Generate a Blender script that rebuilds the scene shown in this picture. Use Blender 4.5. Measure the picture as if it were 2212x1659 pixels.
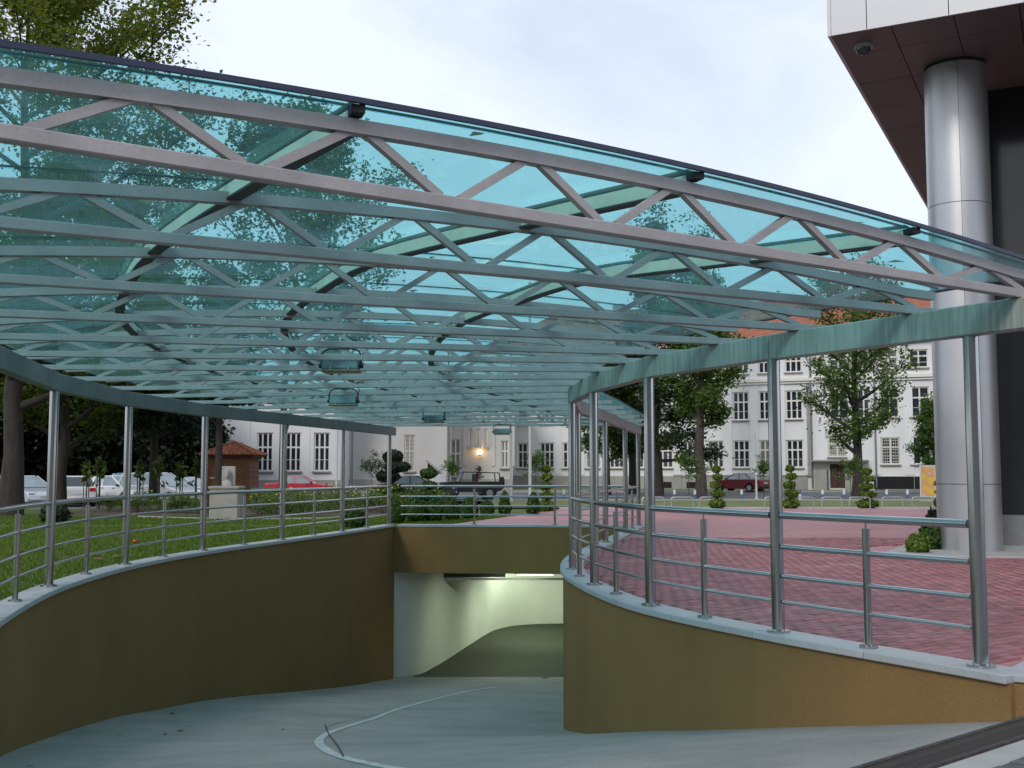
import bpy, bmesh, math, random
import numpy as np
from mathutils import Vector, Matrix

# ------------------------------------------------------------------ scene
for o in list(bpy.data.objects):
    bpy.data.objects.remove(o, do_unlink=True)
S = bpy.context.scene
COL = S.collection
R_ = math.radians

# ------------------------------------------------------------------ camera
EYE = 1.37                       # above the coping stones (z = 0)
FPX = 2400.0                     # focal length in pixels of a 2212 px wide picture
PITCH = math.atan(190.5 / FPX)
cam_data = bpy.data.cameras.new('camera')
cam_data.sensor_width = 36.0
cam_data.lens = 36.0 * FPX / 2212.0
cam_data.clip_start = 0.1
cam_data.clip_end = 3000.0
cam = bpy.data.objects.new('camera', cam_data)
cam.location = (0, 0, EYE)
cam.rotation_euler = (math.pi / 2 + PITCH, 0, 0)
COL.objects.link(cam)
S.camera = cam

# ------------------------------------------------------------------ sky, sun, exposure
SUN_AZ, SUN_EL = R_(208), R_(34)          # light comes from behind and to the left
SKY_STRENGTH = 0.10
W = bpy.data.worlds.new('World')
S.world = W
W.use_nodes = True
wn, wl = W.node_tree.nodes, W.node_tree.links
wn.clear()
w_out = wn.new('ShaderNodeOutputWorld')
w_bg = wn.new('ShaderNodeBackground')
w_bg.inputs['Strength'].default_value = SKY_STRENGTH
sky = wn.new('ShaderNodeTexSky')
sky.sky_type = 'NISHITA'
sky.sun_disc = False
sky.sun_elevation = SUN_EL
sky.sun_rotation = SUN_AZ
sky.air_density = 1.0
sky.dust_density = 2.0
tc = wn.new('ShaderNodeTexCoord')
mp = wn.new('ShaderNodeMapping')
mp.inputs['Scale'].default_value = (1.0, 1.0, 2.2)
wl.new(tc.outputs['Generated'], mp.inputs['Vector'])
nz = wn.new('ShaderNodeTexNoise')
nz.inputs['Scale'].default_value = 1.7
nz.inputs['Detail'].default_value = 7.0
nz.inputs['Roughness'].default_value = 0.55
nz.inputs['Distortion'].default_value = 0.6
wl.new(mp.outputs['Vector'], nz.inputs['Vector'])
rm = wn.new('ShaderNodeMapRange')
rm.inputs['From Min'].default_value = 0.30
rm.inputs['From Max'].default_value = 0.62
rm.inputs['To Min'].default_value = 0.42
rm.inputs['To Max'].default_value = 0.97
wl.new(nz.outputs['Fac'], rm.inputs['Value'])
mx = wn.new('ShaderNodeMixRGB')
mx.inputs['Color2'].default_value = (8.3, 9.1, 10.4, 1)
wl.new(rm.outputs['Result'], mx.inputs['Fac'])
wl.new(sky.outputs['Color'], mx.inputs['Color1'])
wl.new(mx.outputs['Color'], w_bg.inputs['Color'])
wl.new(w_bg.outputs['Background'], w_out.inputs['Surface'])

sun_d = bpy.data.lights.new('sun', 'SUN')
sun_d.energy = 1.1
sun_d.angle = R_(14)
sun_d.color = (1.0, 0.95, 0.88)
sun = bpy.data.objects.new('sun', sun_d)
sd = Vector((math.sin(SUN_AZ) * math.cos(SUN_EL), math.cos(SUN_AZ) * math.cos(SUN_EL), math.sin(SUN_EL)))
sun.rotation_euler = (-sd).to_track_quat('-Z', 'Y').to_euler()
sun.location = sd * 60
COL.objects.link(sun)

S.view_settings.view_transform = 'Standard'
S.view_settings.look = 'None'
S.view_settings.gamma = 1.0
S.view_settings.use_curve_mapping = False
S.view_settings.exposure = 0.16
S.render.engine = 'CYCLES'
S.cycles.use_denoising = True
S.cycles.max_bounces = 8
S.cycles.diffuse_bounces = 4
S.cycles.glossy_bounces = 3
S.cycles.transparent_max_bounces = 24
S.cycles.caustics_reflective = False
S.cycles.caustics_refractive = False
S.cycles.sample_clamp_indirect = 6.0

# ------------------------------------------------------------------ calibrated lines of sight
def ray(x, y):
    u = (x - 1106) / FPX
    v = (829.5 - y) / FPX
    return Vector((u, math.cos(PITCH) - v * math.sin(PITCH), math.sin(PITCH) + v * math.cos(PITCH)))

def gp(x, y, z):                 # survey point on the level z
    d = ray(x, y)
    t = (z - EYE) / d.z
    return Vector((d.x * t, d.y * t, z))

def dp(x, y, Y):                 # survey point at the distance Y
    d = ray(x, y)
    t = Y / d.y
    return Vector((d.x * t, Y, EYE + d.z * t))

def interp(x, pts):
    return float(np.interp(x, [p[0] for p in pts], [p[1] for p in pts]))

# ------------------------------------------------------------------ materials
MATS = {}

def base_mat(name):
    m = bpy.data.materials.new(name)
    m.use_nodes = True
    MATS[name] = m
    nt = m.node_tree
    return m, nt, nt.nodes, nt.links, nt.nodes['Principled BSDF']

def ramp_node(n, stops, interp_='LINEAR'):
    r = n.new('ShaderNodeValToRGB')
    r.color_ramp.interpolation = interp_
    e = r.color_ramp.elements
    while len(e) < len(stops):
        e.new(0.5)
    for k, (p, c) in enumerate(stops):
        e[k].position = p
        e[k].color = (c[0], c[1], c[2], 1)
    return r

def pm(name, col, rough=0.7, metal=0.0, var=0.12, scale=6.0, bump=0.0, bscale=40.0, spec=0.5, stretch=None,
       rand=0.0, fine=0.0, fscale=150.0, coord='Object'):
    """a plain surface whose colour wanders a little, with fine relief"""
    m, nt, n, l, b = base_mat(name)
    b.inputs['Roughness'].default_value = rough
    b.inputs['Metallic'].default_value = metal
    b.inputs['Specular IOR Level'].default_value = spec
    t = n.new('ShaderNodeTexCoord')
    src = t.outputs[coord]
    if stretch:
        q = n.new('ShaderNodeMapping')
        q.inputs['Scale'].default_value = stretch
        l.new(src, q.inputs['Vector'])
        src = q.outputs['Vector']
    no = n.new('ShaderNodeTexNoise')
    no.inputs['Scale'].default_value = scale
    no.inputs['Detail'].default_value = 6
    no.inputs['Roughness'].default_value = 0.62
    l.new(src, no.inputs['Vector'])
    lo = [max(0, c * (1 - var)) for c in col]
    hi = [min(1, c * (1 + var)) for c in col]
    r = ramp_node(n, [(0.3, lo), (0.7, hi)])
    l.new(no.outputs['Fac'], r.inputs['Fac'])
    out = r.outputs['Color']
    if fine:
        n2 = n.new('ShaderNodeTexNoise')
        n2.inputs['Scale'].default_value = fscale
        n2.inputs['Detail'].default_value = 3
        l.new(src, n2.inputs['Vector'])
        r2 = ramp_node(n, [(0.3, (1 - fine,) * 3), (0.7, (1 + fine,) * 3)])
        l.new(n2.outputs['Fac'], r2.inputs['Fac'])
        mu = n.new('ShaderNodeMixRGB')
        mu.blend_type = 'MULTIPLY'
        mu.inputs['Fac'].default_value = 1
        l.new(out, mu.inputs['Color1'])
        l.new(r2.outputs['Color'], mu.inputs['Color2'])
        out = mu.outputs['Color']
    if rand:
        oi = n.new('ShaderNodeObjectInfo')
        ge = n.new('ShaderNodeNewGeometry')
        ad = n.new('ShaderNodeMath')
        ad.operation = 'ADD'
        l.new(oi.outputs['Random'], ad.inputs[0])
        l.new(ge.outputs['Random Per Island'], ad.inputs[1])
        fr = n.new('ShaderNodeMath')
        fr.operation = 'FRACT'
        l.new(ad.outputs[0], fr.inputs[0])
        r3 = ramp_node(n, [(0.0, (1 - rand,) * 3), (1.0, (1 + rand,) * 3)])
        l.new(fr.outputs[0], r3.inputs['Fac'])
        mu = n.new('ShaderNodeMixRGB')
        mu.blend_type = 'MULTIPLY'
        mu.inputs['Fac'].default_value = 1
        l.new(out, mu.inputs['Color1'])
        l.new(r3.outputs['Color'], mu.inputs['Color2'])
        out = mu.outputs['Color']
    l.new(out, b.inputs['Base Color'])
    rr = n.new('ShaderNodeMapRange')
    rr.inputs['To Min'].default_value = max(0.02, rough - 0.1)
    rr.inputs['To Max'].default_value = min(1.0, rough + 0.1)
    l.new(no.outputs['Fac'], rr.inputs['Value'])
    l.new(rr.outputs['Result'], b.inputs['Roughness'])
    if bump:
        nb = n.new('ShaderNodeTexNoise')
        nb.inputs['Scale'].default_value = bscale
        nb.inputs['Detail'].default_value = 4
        l.new(src, nb.inputs['Vector'])
        bp = n.new('ShaderNodeBump')
        bp.inputs['Strength'].default_value = bump
        bp.inputs['Distance'].default_value = 0.02
        l.new(nb.outputs['Fac'], bp.inputs['Height'])
        l.new(bp.outputs['Normal'], b.inputs['Normal'])
    return m

def leaf_mat(name, cols, trans=0.35, rough=0.6):
    m, nt, n, l, b = base_mat(name)
    ge = n.new('ShaderNodeNewGeometry')
    r = ramp_node(n, [(k / (len(cols) - 1), c) for k, c in enumerate(cols)])
    l.new(ge.outputs['Random Per Island'], r.inputs['Fac'])
    l.new(r.outputs['Color'], b.inputs['Base Color'])
    b.inputs['Roughness'].default_value = rough
    b.inputs['Specular IOR Level'].default_value = 0.3
    tr = n.new('ShaderNodeBsdfTranslucent')
    hs = n.new('ShaderNodeHueSaturation')
    hs.inputs['Value'].default_value = 1.5
    hs.inputs['Saturation'].default_value = 1.15
    l.new(r.outputs['Color'], hs.inputs['Color'])
    l.new(hs.outputs['Color'], tr.inputs['Color'])
    mi = n.new('ShaderNodeMixShader')
    mi.inputs['Fac'].default_value = trans
    l.new(b.outputs[0], mi.inputs[1])
    l.new(tr.outputs[0], mi.inputs[2])
    l.new(mi.outputs[0], n['Material Output'].inputs['Surface'])
    return m

def emit_mat(name, col, strength):
    m, nt, n, l, b = base_mat(name)
    b.inputs['Base Color'].default_value = (*col, 1)
    b.inputs['Emission Color'].default_value = (*col, 1)
    b.inputs['Emission Strength'].default_value = strength
    return m

def canopy_glass():
    """tinted sheet glass: light passes through each face coloured, with a mirror at grazing angles and a film of dust"""
    m, nt, n, l, b = base_mat('tinted_glass')
    n.remove(b)
    tr = n.new('ShaderNodeBsdfTransparent')
    tr.inputs['Color'].default_value = (0.61, 0.865, 0.89, 1)
    gl = n.new('ShaderNodeBsdfGlossy')
    gl.inputs['Roughness'].default_value = 0.03
    gl.inputs['Color'].default_value = (0.78, 0.95, 0.95, 1)
    lw = n.new('ShaderNodeLayerWeight')
    lw.inputs['Blend'].default_value = 0.5
    pw = n.new('ShaderNodeMath')
    pw.operation = 'POWER'
    pw.inputs[1].default_value = 5.0
    l.new(lw.outputs['Facing'], pw.inputs[0])
    sc = n.new('ShaderNodeMath')
    sc.operation = 'MULTIPLY_ADD'
    sc.inputs[1].default_value = 0.48
    sc.inputs[2].default_value = 0.03
    l.new(pw.outputs[0], sc.inputs[0])
    m1 = n.new('ShaderNodeMixShader')
    l.new(sc.outputs[0], m1.inputs['Fac'])
    l.new(tr.outputs[0], m1.inputs[1])
    l.new(gl.outputs[0], m1.inputs[2])
    df = n.new('ShaderNodeBsdfTranslucent')
    df.inputs['Color'].default_value = (0.55, 0.98, 1.0, 1)
    d2 = n.new('ShaderNodeBsdfDiffuse')
    d2.inputs['Color'].default_value = (0.22, 0.34, 0.34, 1)
    dd = n.new('ShaderNodeMixShader')
    dd.inputs['Fac'].default_value = 0.25
    l.new(df.outputs[0], dd.inputs[1])
    l.new(d2.outputs[0], dd.inputs[2])
    t = n.new('ShaderNodeTexCoord')
    q = n.new('ShaderNodeMapping')
    q.inputs['Scale'].default_value = (1, 1, 1)
    l.new(t.outputs['Object'], q.inputs['Vector'])
    no = n.new('ShaderNodeTexNoise')
    no.inputs['Scale'].default_value = 1.3
    no.inputs['Detail'].default_value = 8
    no.inputs['Roughness'].default_value = 0.7
    l.new(q.outputs[0], no.inputs['Vector'])
    mr = n.new('ShaderNodeMapRange')
    mr.inputs['From Min'].default_value = 0.35
    mr.inputs['From Max'].default_value = 0.75
    mr.inputs['To Min'].default_value = 0.038
    mr.inputs['To Max'].default_value = 0.07
    l.new(no.outputs['Fac'], mr.inputs['Value'])
    m2 = n.new('ShaderNodeMixShader')
    l.new(mr.outputs[0], m2.inputs['Fac'])
    l.new(m1.outputs[0], m2.inputs[1])
    l.new(dd.outputs[0], m2.inputs[2])
    l.new(m2.outputs[0], n['Material Output'].inputs['Surface'])
    return m

def streaked(name, col, streak, rough=0.6, metal=0.0, scale=3.0):
    """paint or zinc with run-off streaks down its face"""
    m, nt, n, l, b = base_mat(name)
    b.inputs['Roughness'].default_value = rough
    b.inputs['Metallic'].default_value = metal
    t = n.new('ShaderNodeTexCoord')
    q = n.new('ShaderNodeMapping')
    q.inputs['Scale'].default_value = (9, 9, 0.7)
    l.new(t.outputs['Object'], q.inputs['Vector'])
    no = n.new('ShaderNodeTexNoise')
    no.inputs['Scale'].default_value = scale
    no.inputs['Detail'].default_value = 5
    l.new(q.outputs[0], no.inputs['Vector'])
    n2 = n.new('ShaderNodeTexNoise')
    n2.inputs['Scale'].default_value = 0.9
    n2.inputs['Detail'].default_value = 5
    l.new(t.outputs['Object'], n2.inputs['Vector'])
    mu = n.new('ShaderNodeMath')
    mu.operation = 'MULTIPLY'
    l.new(no.outputs['Fac'], mu.inputs[0])
    l.new(n2.outputs['Fac'], mu.inputs[1])
    r = ramp_node(n, [(0.14, col), (0.36, streak)])
    l.new(mu.outputs[0], r.inputs['Fac'])
    l.new(r.outputs['Color'], b.inputs['Base Color'])
    return m

M = {}
M['glass'] = canopy_glass()
M['zinc'] = pm('galvanised_steel', (0.44, 0.405, 0.405), 0.6, 0.15, 0.16, 3, fine=0.06, fscale=60)
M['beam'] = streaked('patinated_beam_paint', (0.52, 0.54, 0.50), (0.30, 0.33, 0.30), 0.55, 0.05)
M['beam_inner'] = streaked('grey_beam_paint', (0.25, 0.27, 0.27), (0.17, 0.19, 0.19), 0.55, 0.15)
M['beam_out'] = pm('pale_beam_paint', (0.40, 0.40, 0.38), 0.6, 0.1, 0.2, 3)
M['steel'] = pm('brushed_stainless', (0.47, 0.48, 0.49), 0.17, 0.95, 0.02, 2)
M['bar'] = pm('glazing_bar_lit_tone', (0.72, 0.74, 0.62), 0.5, 0.0, 0.14, 4)  # pale tone puts the light caught by the bar sides into the colour
M['bar_dark'] = pm('bar_flange_steel', (0.06, 0.06, 0.058), 0.6, 0.2)
M['trim'] = pm('dark_blue_edge_trim', (0.035, 0.04, 0.085), 0.4, 0.1, 0.15, 4)
M['gasket'] = pm('black_gasket', (0.02, 0.022, 0.025), 0.7)
M['coping'] = pm('grey_marble', (0.45, 0.46, 0.48), 0.45, 0, 0.09, 3, fine=0.05, fscale=30, rand=0.05)
M['ochre'] = None
M['concrete'] = None
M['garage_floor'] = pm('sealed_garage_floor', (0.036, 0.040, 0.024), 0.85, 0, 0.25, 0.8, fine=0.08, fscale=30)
M['white_wall'] = pm('garage_whitewash', (0.78, 0.78, 0.74), 0.9, 0, 0.05, 1.0, spec=0.2)
M['render'] = pm('white_render', (0.775, 0.77, 0.78), 0.9, 0, 0.07, 0.5, spec=0.2, stretch=(1, 1, 0.5))
M['render_beige'] = pm('beige_shaded_render', (0.54, 0.525, 0.51), 0.92, 0, 0.09, 0.4, spec=0.2, stretch=(1, 1, 0.35))  # beige of the entrance block, with the link building's shade put into it
M['plinth'] = pm('plinth_stone', (0.36, 0.345, 0.325), 0.9, 0, 0.14, 0.8, spec=0.2)
M['frame'] = pm('cream_window_paint', (0.76, 0.735, 0.65), 0.6, 0, 0.05, 2)
M['sill'] = pm('grey_sill', (0.32, 0.31, 0.31), 0.8)
M['pane'] = pm('window_glass', (0.018, 0.026, 0.05), 0.08, 0, 0.5, 0.6, spec=0.7)
M['pane_pale'] = pm('window_glass_with_curtain', (0.20, 0.21, 0.21), 0.15, 0, 0.3, 0.7, spec=0.6)
M['red_roof'] = None
M['door'] = pm('brown_door', (0.075, 0.03, 0.03), 0.6)
M['dark'] = pm('dark_opening', (0.012, 0.012, 0.014), 0.9)
M['asphalt'] = pm('asphalt', (0.115, 0.118, 0.125), 0.9, 0, 0.18, 0.5, fine=0.12, fscale=40)
M['kerb'] = pm('kerb_concrete', (0.40, 0.395, 0.38), 0.85, 0, 0.1, 1.5)
M['soil'] = pm('garden_soil', (0.10, 0.075, 0.05), 0.95, 0, 0.3, 4, bump=0.4, bscale=25)
M['white_paint'] = pm('road_paint', (0.50, 0.515, 0.505), 0.8, 0, 0.3, 9)
M['crack'] = pm('crack_filler', (0.05, 0.055, 0.055), 0.9)
M['iron'] = pm('rusty_iron', (0.075, 0.064, 0.060), 0.75, 0.3, 0.4, 18)
M['bark'] = pm('tree_bark', (0.075, 0.06, 0.05), 0.95, 0, 0.4, 8, bump=0.6, bscale=30, stretch=(1, 1, 0.25))
M['bark_dark'] = pm('dark_bark', (0.045, 0.037, 0.033), 0.95, 0, 0.4, 8, bump=0.6, bscale=30, stretch=(1, 1, 0.25))
M['bark_olive'] = pm('plane_bark', (0.20, 0.175, 0.11), 0.9, 0, 0.45, 5, stretch=(1, 1, 0.6))
M['leaf_maple'] = leaf_mat('leaf_maple', [(0.05, 0.085, 0.016), (0.095, 0.135, 0.024), (0.15, 0.175, 0.032), (0.21, 0.21, 0.05)], 0.4)
M['leaf_lime'] = leaf_mat('leaf_lime', [(0.02, 0.04, 0.008), (0.06, 0.095, 0.012), (0.13, 0.17, 0.02)], 0.4)
M['leaf_green'] = leaf_mat('leaf_green', [(0.04, 0.085, 0.02), (0.08, 0.145, 0.034), (0.135, 0.21, 0.05), (0.19, 0.26, 0.08)], 0.35)
M['leaf_dark'] = leaf_mat('leaf_dark', [(0.006, 0.012, 0.005), (0.012, 0.022, 0.009), (0.02, 0.033, 0.014)], 0.15)
M['leaf_conifer'] = leaf_mat('leaf_conifer', [(0.010, 0.022, 0.010), (0.018, 0.036, 0.015), (0.03, 0.052, 0.022)], 0.15)
M['leaf_mid'] = leaf_mat('leaf_mid', [(0.016, 0.036, 0.012), (0.032, 0.062, 0.02), (0.06, 0.095, 0.03)], 0.25)
M['leaf_fresh'] = leaf_mat('leaf_fresh', [(0.045, 0.095, 0.014), (0.11, 0.18, 0.025), (0.21, 0.28, 0.055)], 0.3)
M['leaf_box'] = leaf_mat('leaf_box', [(0.018, 0.05, 0.010), (0.04, 0.095, 0.016), (0.085, 0.155, 0.03)], 0.2)
M['leaf_pale'] = leaf_mat('leaf_pale', [(0.045, 0.07, 0.035), (0.075, 0.11, 0.055), (0.11, 0.15, 0.085)], 0.35)
M['leaf_red'] = leaf_mat('leaf_red', [(0.10, 0.035, 0.025), (0.17, 0.06, 0.045)], 0.3)
M['yellow'] = pm('yellow_petals', (0.75, 0.62, 0.08), 0.7)
M['pink'] = pm('pink_petals', (0.75, 0.16, 0.20), 0.7)
M['brick'] = None
M['stone'] = pm('grey_stone', (0.33, 0.315, 0.285), 0.85, 0, 0.15, 3, fine=0.1, fscale=25)
M['bust'] = pm('weathered_bust_stone', (0.36, 0.35, 0.33), 0.8, 0, 0.12, 5)
M['tyre'] = pm('tyre_rubber', (0.02, 0.02, 0.021), 0.85)
M['rim'] = pm('wheel_rim', (0.45, 0.45, 0.46), 0.4, 0.7)
M['car_glass'] = pm('car_glass', (0.03, 0.04, 0.045), 0.06, 0, 0.2, 1, spec=0.9)
M['car_glass_pale'] = pm('car_glass_reflecting', (0.22, 0.28, 0.30), 0.08, 0.2, 0.3, 1, spec=0.9)
M['red_light'] = pm('red_lens', (0.45, 0.02, 0.03), 0.2, spec=0.7)
M['clear_light'] = pm('clear_lens', (0.75, 0.78, 0.80), 0.12, 0.1, spec=0.8)
M['plate'] = pm('number_plate', (0.62, 0.64, 0.66), 0.5)
M['black'] = pm('black_plastic', (0.02, 0.02, 0.022), 0.5)
for nm, c in [('white', (0.78, 0.79, 0.82)), ('silver', (0.55, 0.58, 0.62)), ('pearl', (0.70, 0.71, 0.70)), ('red', (0.50, 0.035, 0.05)),
              ('maroon', (0.17, 0.028, 0.035)), ('charcoal', (0.045, 0.047, 0.055)), ('olive', (0.030, 0.036, 0.028)), ('blue', (0.25, 0.40, 0.65))]:
    M['car_' + nm] = pm('car_paint_' + nm, c, 0.22, 0.05 if nm != 'silver' else 0.45, 0.02, 2, spec=0.7)
M['panel_white'] = pm('white_cladding', (0.56, 0.565, 0.59), 0.4, 0.1, 0.03, 0.8, rand=0.015)
M['panel_soffit'] = pm('brown_soffit_cladding', (0.165, 0.138, 0.140), 0.55, 0.1, 0.06, 0.8, rand=0.04)
M['column'] = pm('column_cladding', (0.53, 0.535, 0.55), 0.40, 0.78, 0.06, 0.9)
M['curtain'] = pm('dark_curtain_glass', (0.022, 0.024, 0.027), 0.10, 0, 0.2, 0.5, spec=0.5)
M['grey_panel'] = pm('grey_base_panel', (0.20, 0.205, 0.21), 0.6)
M['lamp_body'] = pm('floodlight_housing', (0.16, 0.22, 0.24), 0.5, 0.3, 0.15, 8)
M['lamp_lip'] = pm('floodlight_rim', (0.40, 0.33, 0.24), 0.5, 0.2, 0.3, 20)
M['lamp_glass'] = pm('floodlight_glass', (0.10, 0.12, 0.12), 0.1, spec=0.8)
M['pole_grey'] = pm('grey_pole_paint', (0.20, 0.205, 0.225), 0.5, 0.2)
M['pole_white'] = pm('white_pole_paint', (0.60, 0.62, 0.64), 0.45, 0.1)
M['bollard_blue'] = pm('blue_paint', (0.10, 0.16, 0.34), 0.6)
M['bollard_white'] = pm('white_paint', (0.75, 0.76, 0.78), 0.6)
M['hoop'] = pm('hoop_steel', (0.55, 0.54, 0.53), 0.35, 0.7)
M['stake'] = pm('stake_wood', (0.11, 0.085, 0.06), 0.9)
M['fallen'] = leaf_mat('fallen_leaf', [(0.16, 0.09, 0.03), (0.24, 0.14, 0.06), (0.10, 0.05, 0.02)], 0.2)
M['fallen_red'] = pm('red_petal', (0.55, 0.06, 0.03), 0.7)
M['tile'] = pm('clay_tile', (0.36, 0.125, 0.065), 0.85, 0, 0.22, 6, rand=0.18)

# concrete of the ramp: broad stains, brushed ridges across, tyre-darkened tracks
def concrete_mat():
    m, nt, n, l, b = base_mat('ramp_concrete')
    t = n.new('ShaderNodeTexCoord')
    a = n.new('ShaderNodeTexNoise')
    a.inputs['Scale'].default_value = 0.55
    a.inputs['Detail'].default_value = 8
    a.inputs['Roughness'].default_value = 0.62
    q = n.new('ShaderNodeMapping')
    q.inputs['Scale'].default_value = (1.0, 1.35, 1)
    q.inputs['Rotation'].default_value = (0, 0, R_(12))
    l.new(t.outputs['Object'], q.inputs['Vector'])
    l.new(q.outputs[0], a.inputs['Vector'])
    r = ramp_node(n, [(0.30, (0.265, 0.25, 0.236)), (0.5, (0.325, 0.305, 0.288)), (0.72, (0.37, 0.348, 0.328))])
    l.new(a.outputs['Fac'], r.inputs['Fac'])
    c = n.new('ShaderNodeTexNoise')
    c.inputs['Scale'].default_value = 60
    c.inputs['Detail'].default_value = 4
    l.new(t.outputs['Object'], c.inputs['Vector'])
    r2 = ramp_node(n, [(0.3, (0.80,) * 3), (0.7, (1.13,) * 3)])
    l.new(c.outputs['Fac'], r2.inputs['Fac'])
    d = n.new('ShaderNodeTexNoise')
    d.inputs['Scale'].default_value = 2.4
    d.inputs['Detail'].default_value = 7
    d.inputs['Roughness'].default_value = 0.7
    l.new(q.outputs[0], d.inputs['Vector'])
    r3 = ramp_node(n, [(0.34, (0.86,) * 3), (0.52, (1.0,) * 3)])
    l.new(d.outputs['Fac'], r3.inputs['Fac'])
    out = r.outputs['Color']
    for rr in (r2, r3):
        mu = n.new('ShaderNodeMixRGB')
        mu.blend_type = 'MULTIPLY'
        mu.inputs['Fac'].default_value = 1
        l.new(out, mu.inputs['Color1'])
        l.new(rr.outputs['Color'], mu.inputs['Color2'])
        out = mu.outputs['Color']
    l.new(out, b.inputs['Base Color'])
    b.inputs['Roughness'].default_value = 0.8
    bp = n.new('ShaderNodeBump')
    bp.inputs['Strength'].default_value = 0.25
    bp.inputs['Distance'].default_value = 0.01
    l.new(c.outputs['Fac'], bp.inputs['Height'])
    l.new(bp.outputs['Normal'], b.inputs['Normal'])
    return m
M['concrete'] = concrete_mat()

def ochre_mat():
    """rough-cast ochre render: grain, faint run-off streaks, broad uneven weathering"""
    m, nt, n, l, b = base_mat('ochre_render')
    t = n.new('ShaderNodeTexCoord')
    def noise(scale, detail, vec, rough=.6):
        a = n.new('ShaderNodeTexNoise')
        a.inputs['Scale'].default_value = scale
        a.inputs['Detail'].default_value = detail
        a.inputs['Roughness'].default_value = rough
        l.new(vec, a.inputs['Vector'])
        return a
    q = n.new('ShaderNodeMapping')
    q.inputs['Scale'].default_value = (2.6, 2.6, .30)
    l.new(t.outputs['Object'], q.inputs['Vector'])
    g = noise(75, 3, t.outputs['Object'], .7)
    st = noise(1.0, 5, q.outputs[0])
    br = noise(.5, 6, t.outputs['Object'])
    base = ramp_node(n, [(0.3, (0.248, 0.152, 0.064)), (0.7, (0.305, 0.188, 0.079))])
    l.new(br.outputs['Fac'], base.inputs['Fac'])
    out = base.outputs['Color']
    for src, lo, hi, p0, p1 in ((g, .84, 1.16, .3, .7), (st, .95, 1.02, .34, .6)):
        r = ramp_node(n, [(p0, (lo,) * 3), (p1, (hi,) * 3)])
        l.new(src.outputs['Fac'], r.inputs['Fac'])
        mu = n.new('ShaderNodeMixRGB')
        mu.blend_type = 'MULTIPLY'
        mu.inputs['Fac'].default_value = 1
        l.new(out, mu.inputs['Color1'])
        l.new(r.outputs['Color'], mu.inputs['Color2'])
        out = mu.outputs['Color']
    l.new(out, b.inputs['Base Color'])
    b.inputs['Roughness'].default_value = .95
    b.inputs['Specular IOR Level'].default_value = .15
    bp = n.new('ShaderNodeBump')
    bp.inputs['Strength'].default_value = .5
    bp.inputs['Distance'].default_value = .015
    l.new(g.outputs['Fac'], bp.inputs['Height'])
    l.new(bp.outputs['Normal'], b.inputs['Normal'])
    return m
M['ochre'] = ochre_mat()

def tile_roof_mat():
    m, nt, n, l, b = base_mat('red_roof_tiles')
    t = n.new('ShaderNodeTexCoord')
    br = n.new('ShaderNodeTexBrick')
    br.inputs['Scale'].default_value = 1.0
    br.inputs['Brick Width'].default_value = 0.30
    br.inputs['Row Height'].default_value = 0.28
    br.inputs['Mortar Size'].default_value = 0.03
    br.inputs['Color1'].default_value = (0.33, 0.105, 0.055, 1)
    br.inputs['Color2'].default_value = (0.43, 0.16, 0.085, 1)
    br.inputs['Mortar'].default_value = (0.19, 0.06, 0.04, 1)
    l.new(t.outputs['Object'], br.inputs['Vector'])
    l.new(br.outputs['Color'], b.inputs['Base Color'])
    b.inputs['Roughness'].default_value = 0.85
    return m
M['red_roof'] = tile_roof_mat()

def brick_mat():
    m, nt, n, l, b = base_mat('kiosk_brick')
    t = n.new('ShaderNodeTexCoord')
    q = n.new('ShaderNodeMapping')
    q.inputs['Rotation'].default_value = (R_(90), 0, 0)
    l.new(t.outputs['Object'], q.inputs['Vector'])
    br = n.new('ShaderNodeTexBrick')
    br.inputs['Scale'].default_value = 1.0
    br.inputs['Brick Width'].default_value = 0.25
    br.inputs['Row Height'].default_value = 0.075
    br.inputs['Mortar Size'].default_value = 0.009
    br.inputs['Color1'].default_value = (0.22, 0.085, 0.042, 1)
    br.inputs['Color2'].default_value = (0.15, 0.058, 0.032, 1)
    br.inputs['Mortar'].default_value = (0.17, 0.12, 0.075, 1)
    l.new(q.outputs[0], br.inputs['Vector'])
    l.new(br.outputs['Color'], b.inputs['Base Color'])
    b.inputs['Roughness'].default_value = 0.9
    bp = n.new('ShaderNodeBump')
    bp.inputs['Strength'].default_value = 0.4
    l.new(br.outputs['Fac'], bp.inputs['Height'])
    bp.invert = True
    l.new(bp.outputs['Normal'], b.inputs['Normal'])
    return m
M['brick'] = brick_mat()

def lawn_mat():
    m, nt, n, l, b = base_mat('lawn_turf')
    t = n.new('ShaderNodeTexCoord')
    a = n.new('ShaderNodeTexNoise')
    a.inputs['Scale'].default_value = 0.6
    a.inputs['Detail'].default_value = 9
    a.inputs['Roughness'].default_value = 0.7
    l.new(t.outputs['Object'], a.inputs['Vector'])
    r = ramp_node(n, [(0.3, (0.055, 0.095, 0.018)), (0.5, (0.095, 0.15, 0.028)), (0.72, (0.155, 0.18, 0.052))])
    l.new(a.outputs['Fac'], r.inputs['Fac'])
    l.new(r.outputs['Color'], b.inputs['Base Color'])
    b.inputs['Roughness'].default_value = 0.95
    c = n.new('ShaderNodeTexNoise')
    c.inputs['Scale'].default_value = 90
    l.new(t.outputs['Object'], c.inputs['Vector'])
    bp = n.new('ShaderNodeBump')
    bp.inputs['Strength'].default_value = 0.8
    bp.inputs['Distance'].default_value = 0.03
    l.new(c.outputs['Fac'], bp.inputs['Height'])
    l.new(bp.outputs['Normal'], b.inputs['Normal'])
    return m
M['lawn'] = lawn_mat()
M['grass'] = leaf_mat('grass_blades', [(0.06, 0.115, 0.016), (0.10, 0.17, 0.025), (0.16, 0.21, 0.048)], 0.35)
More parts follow.
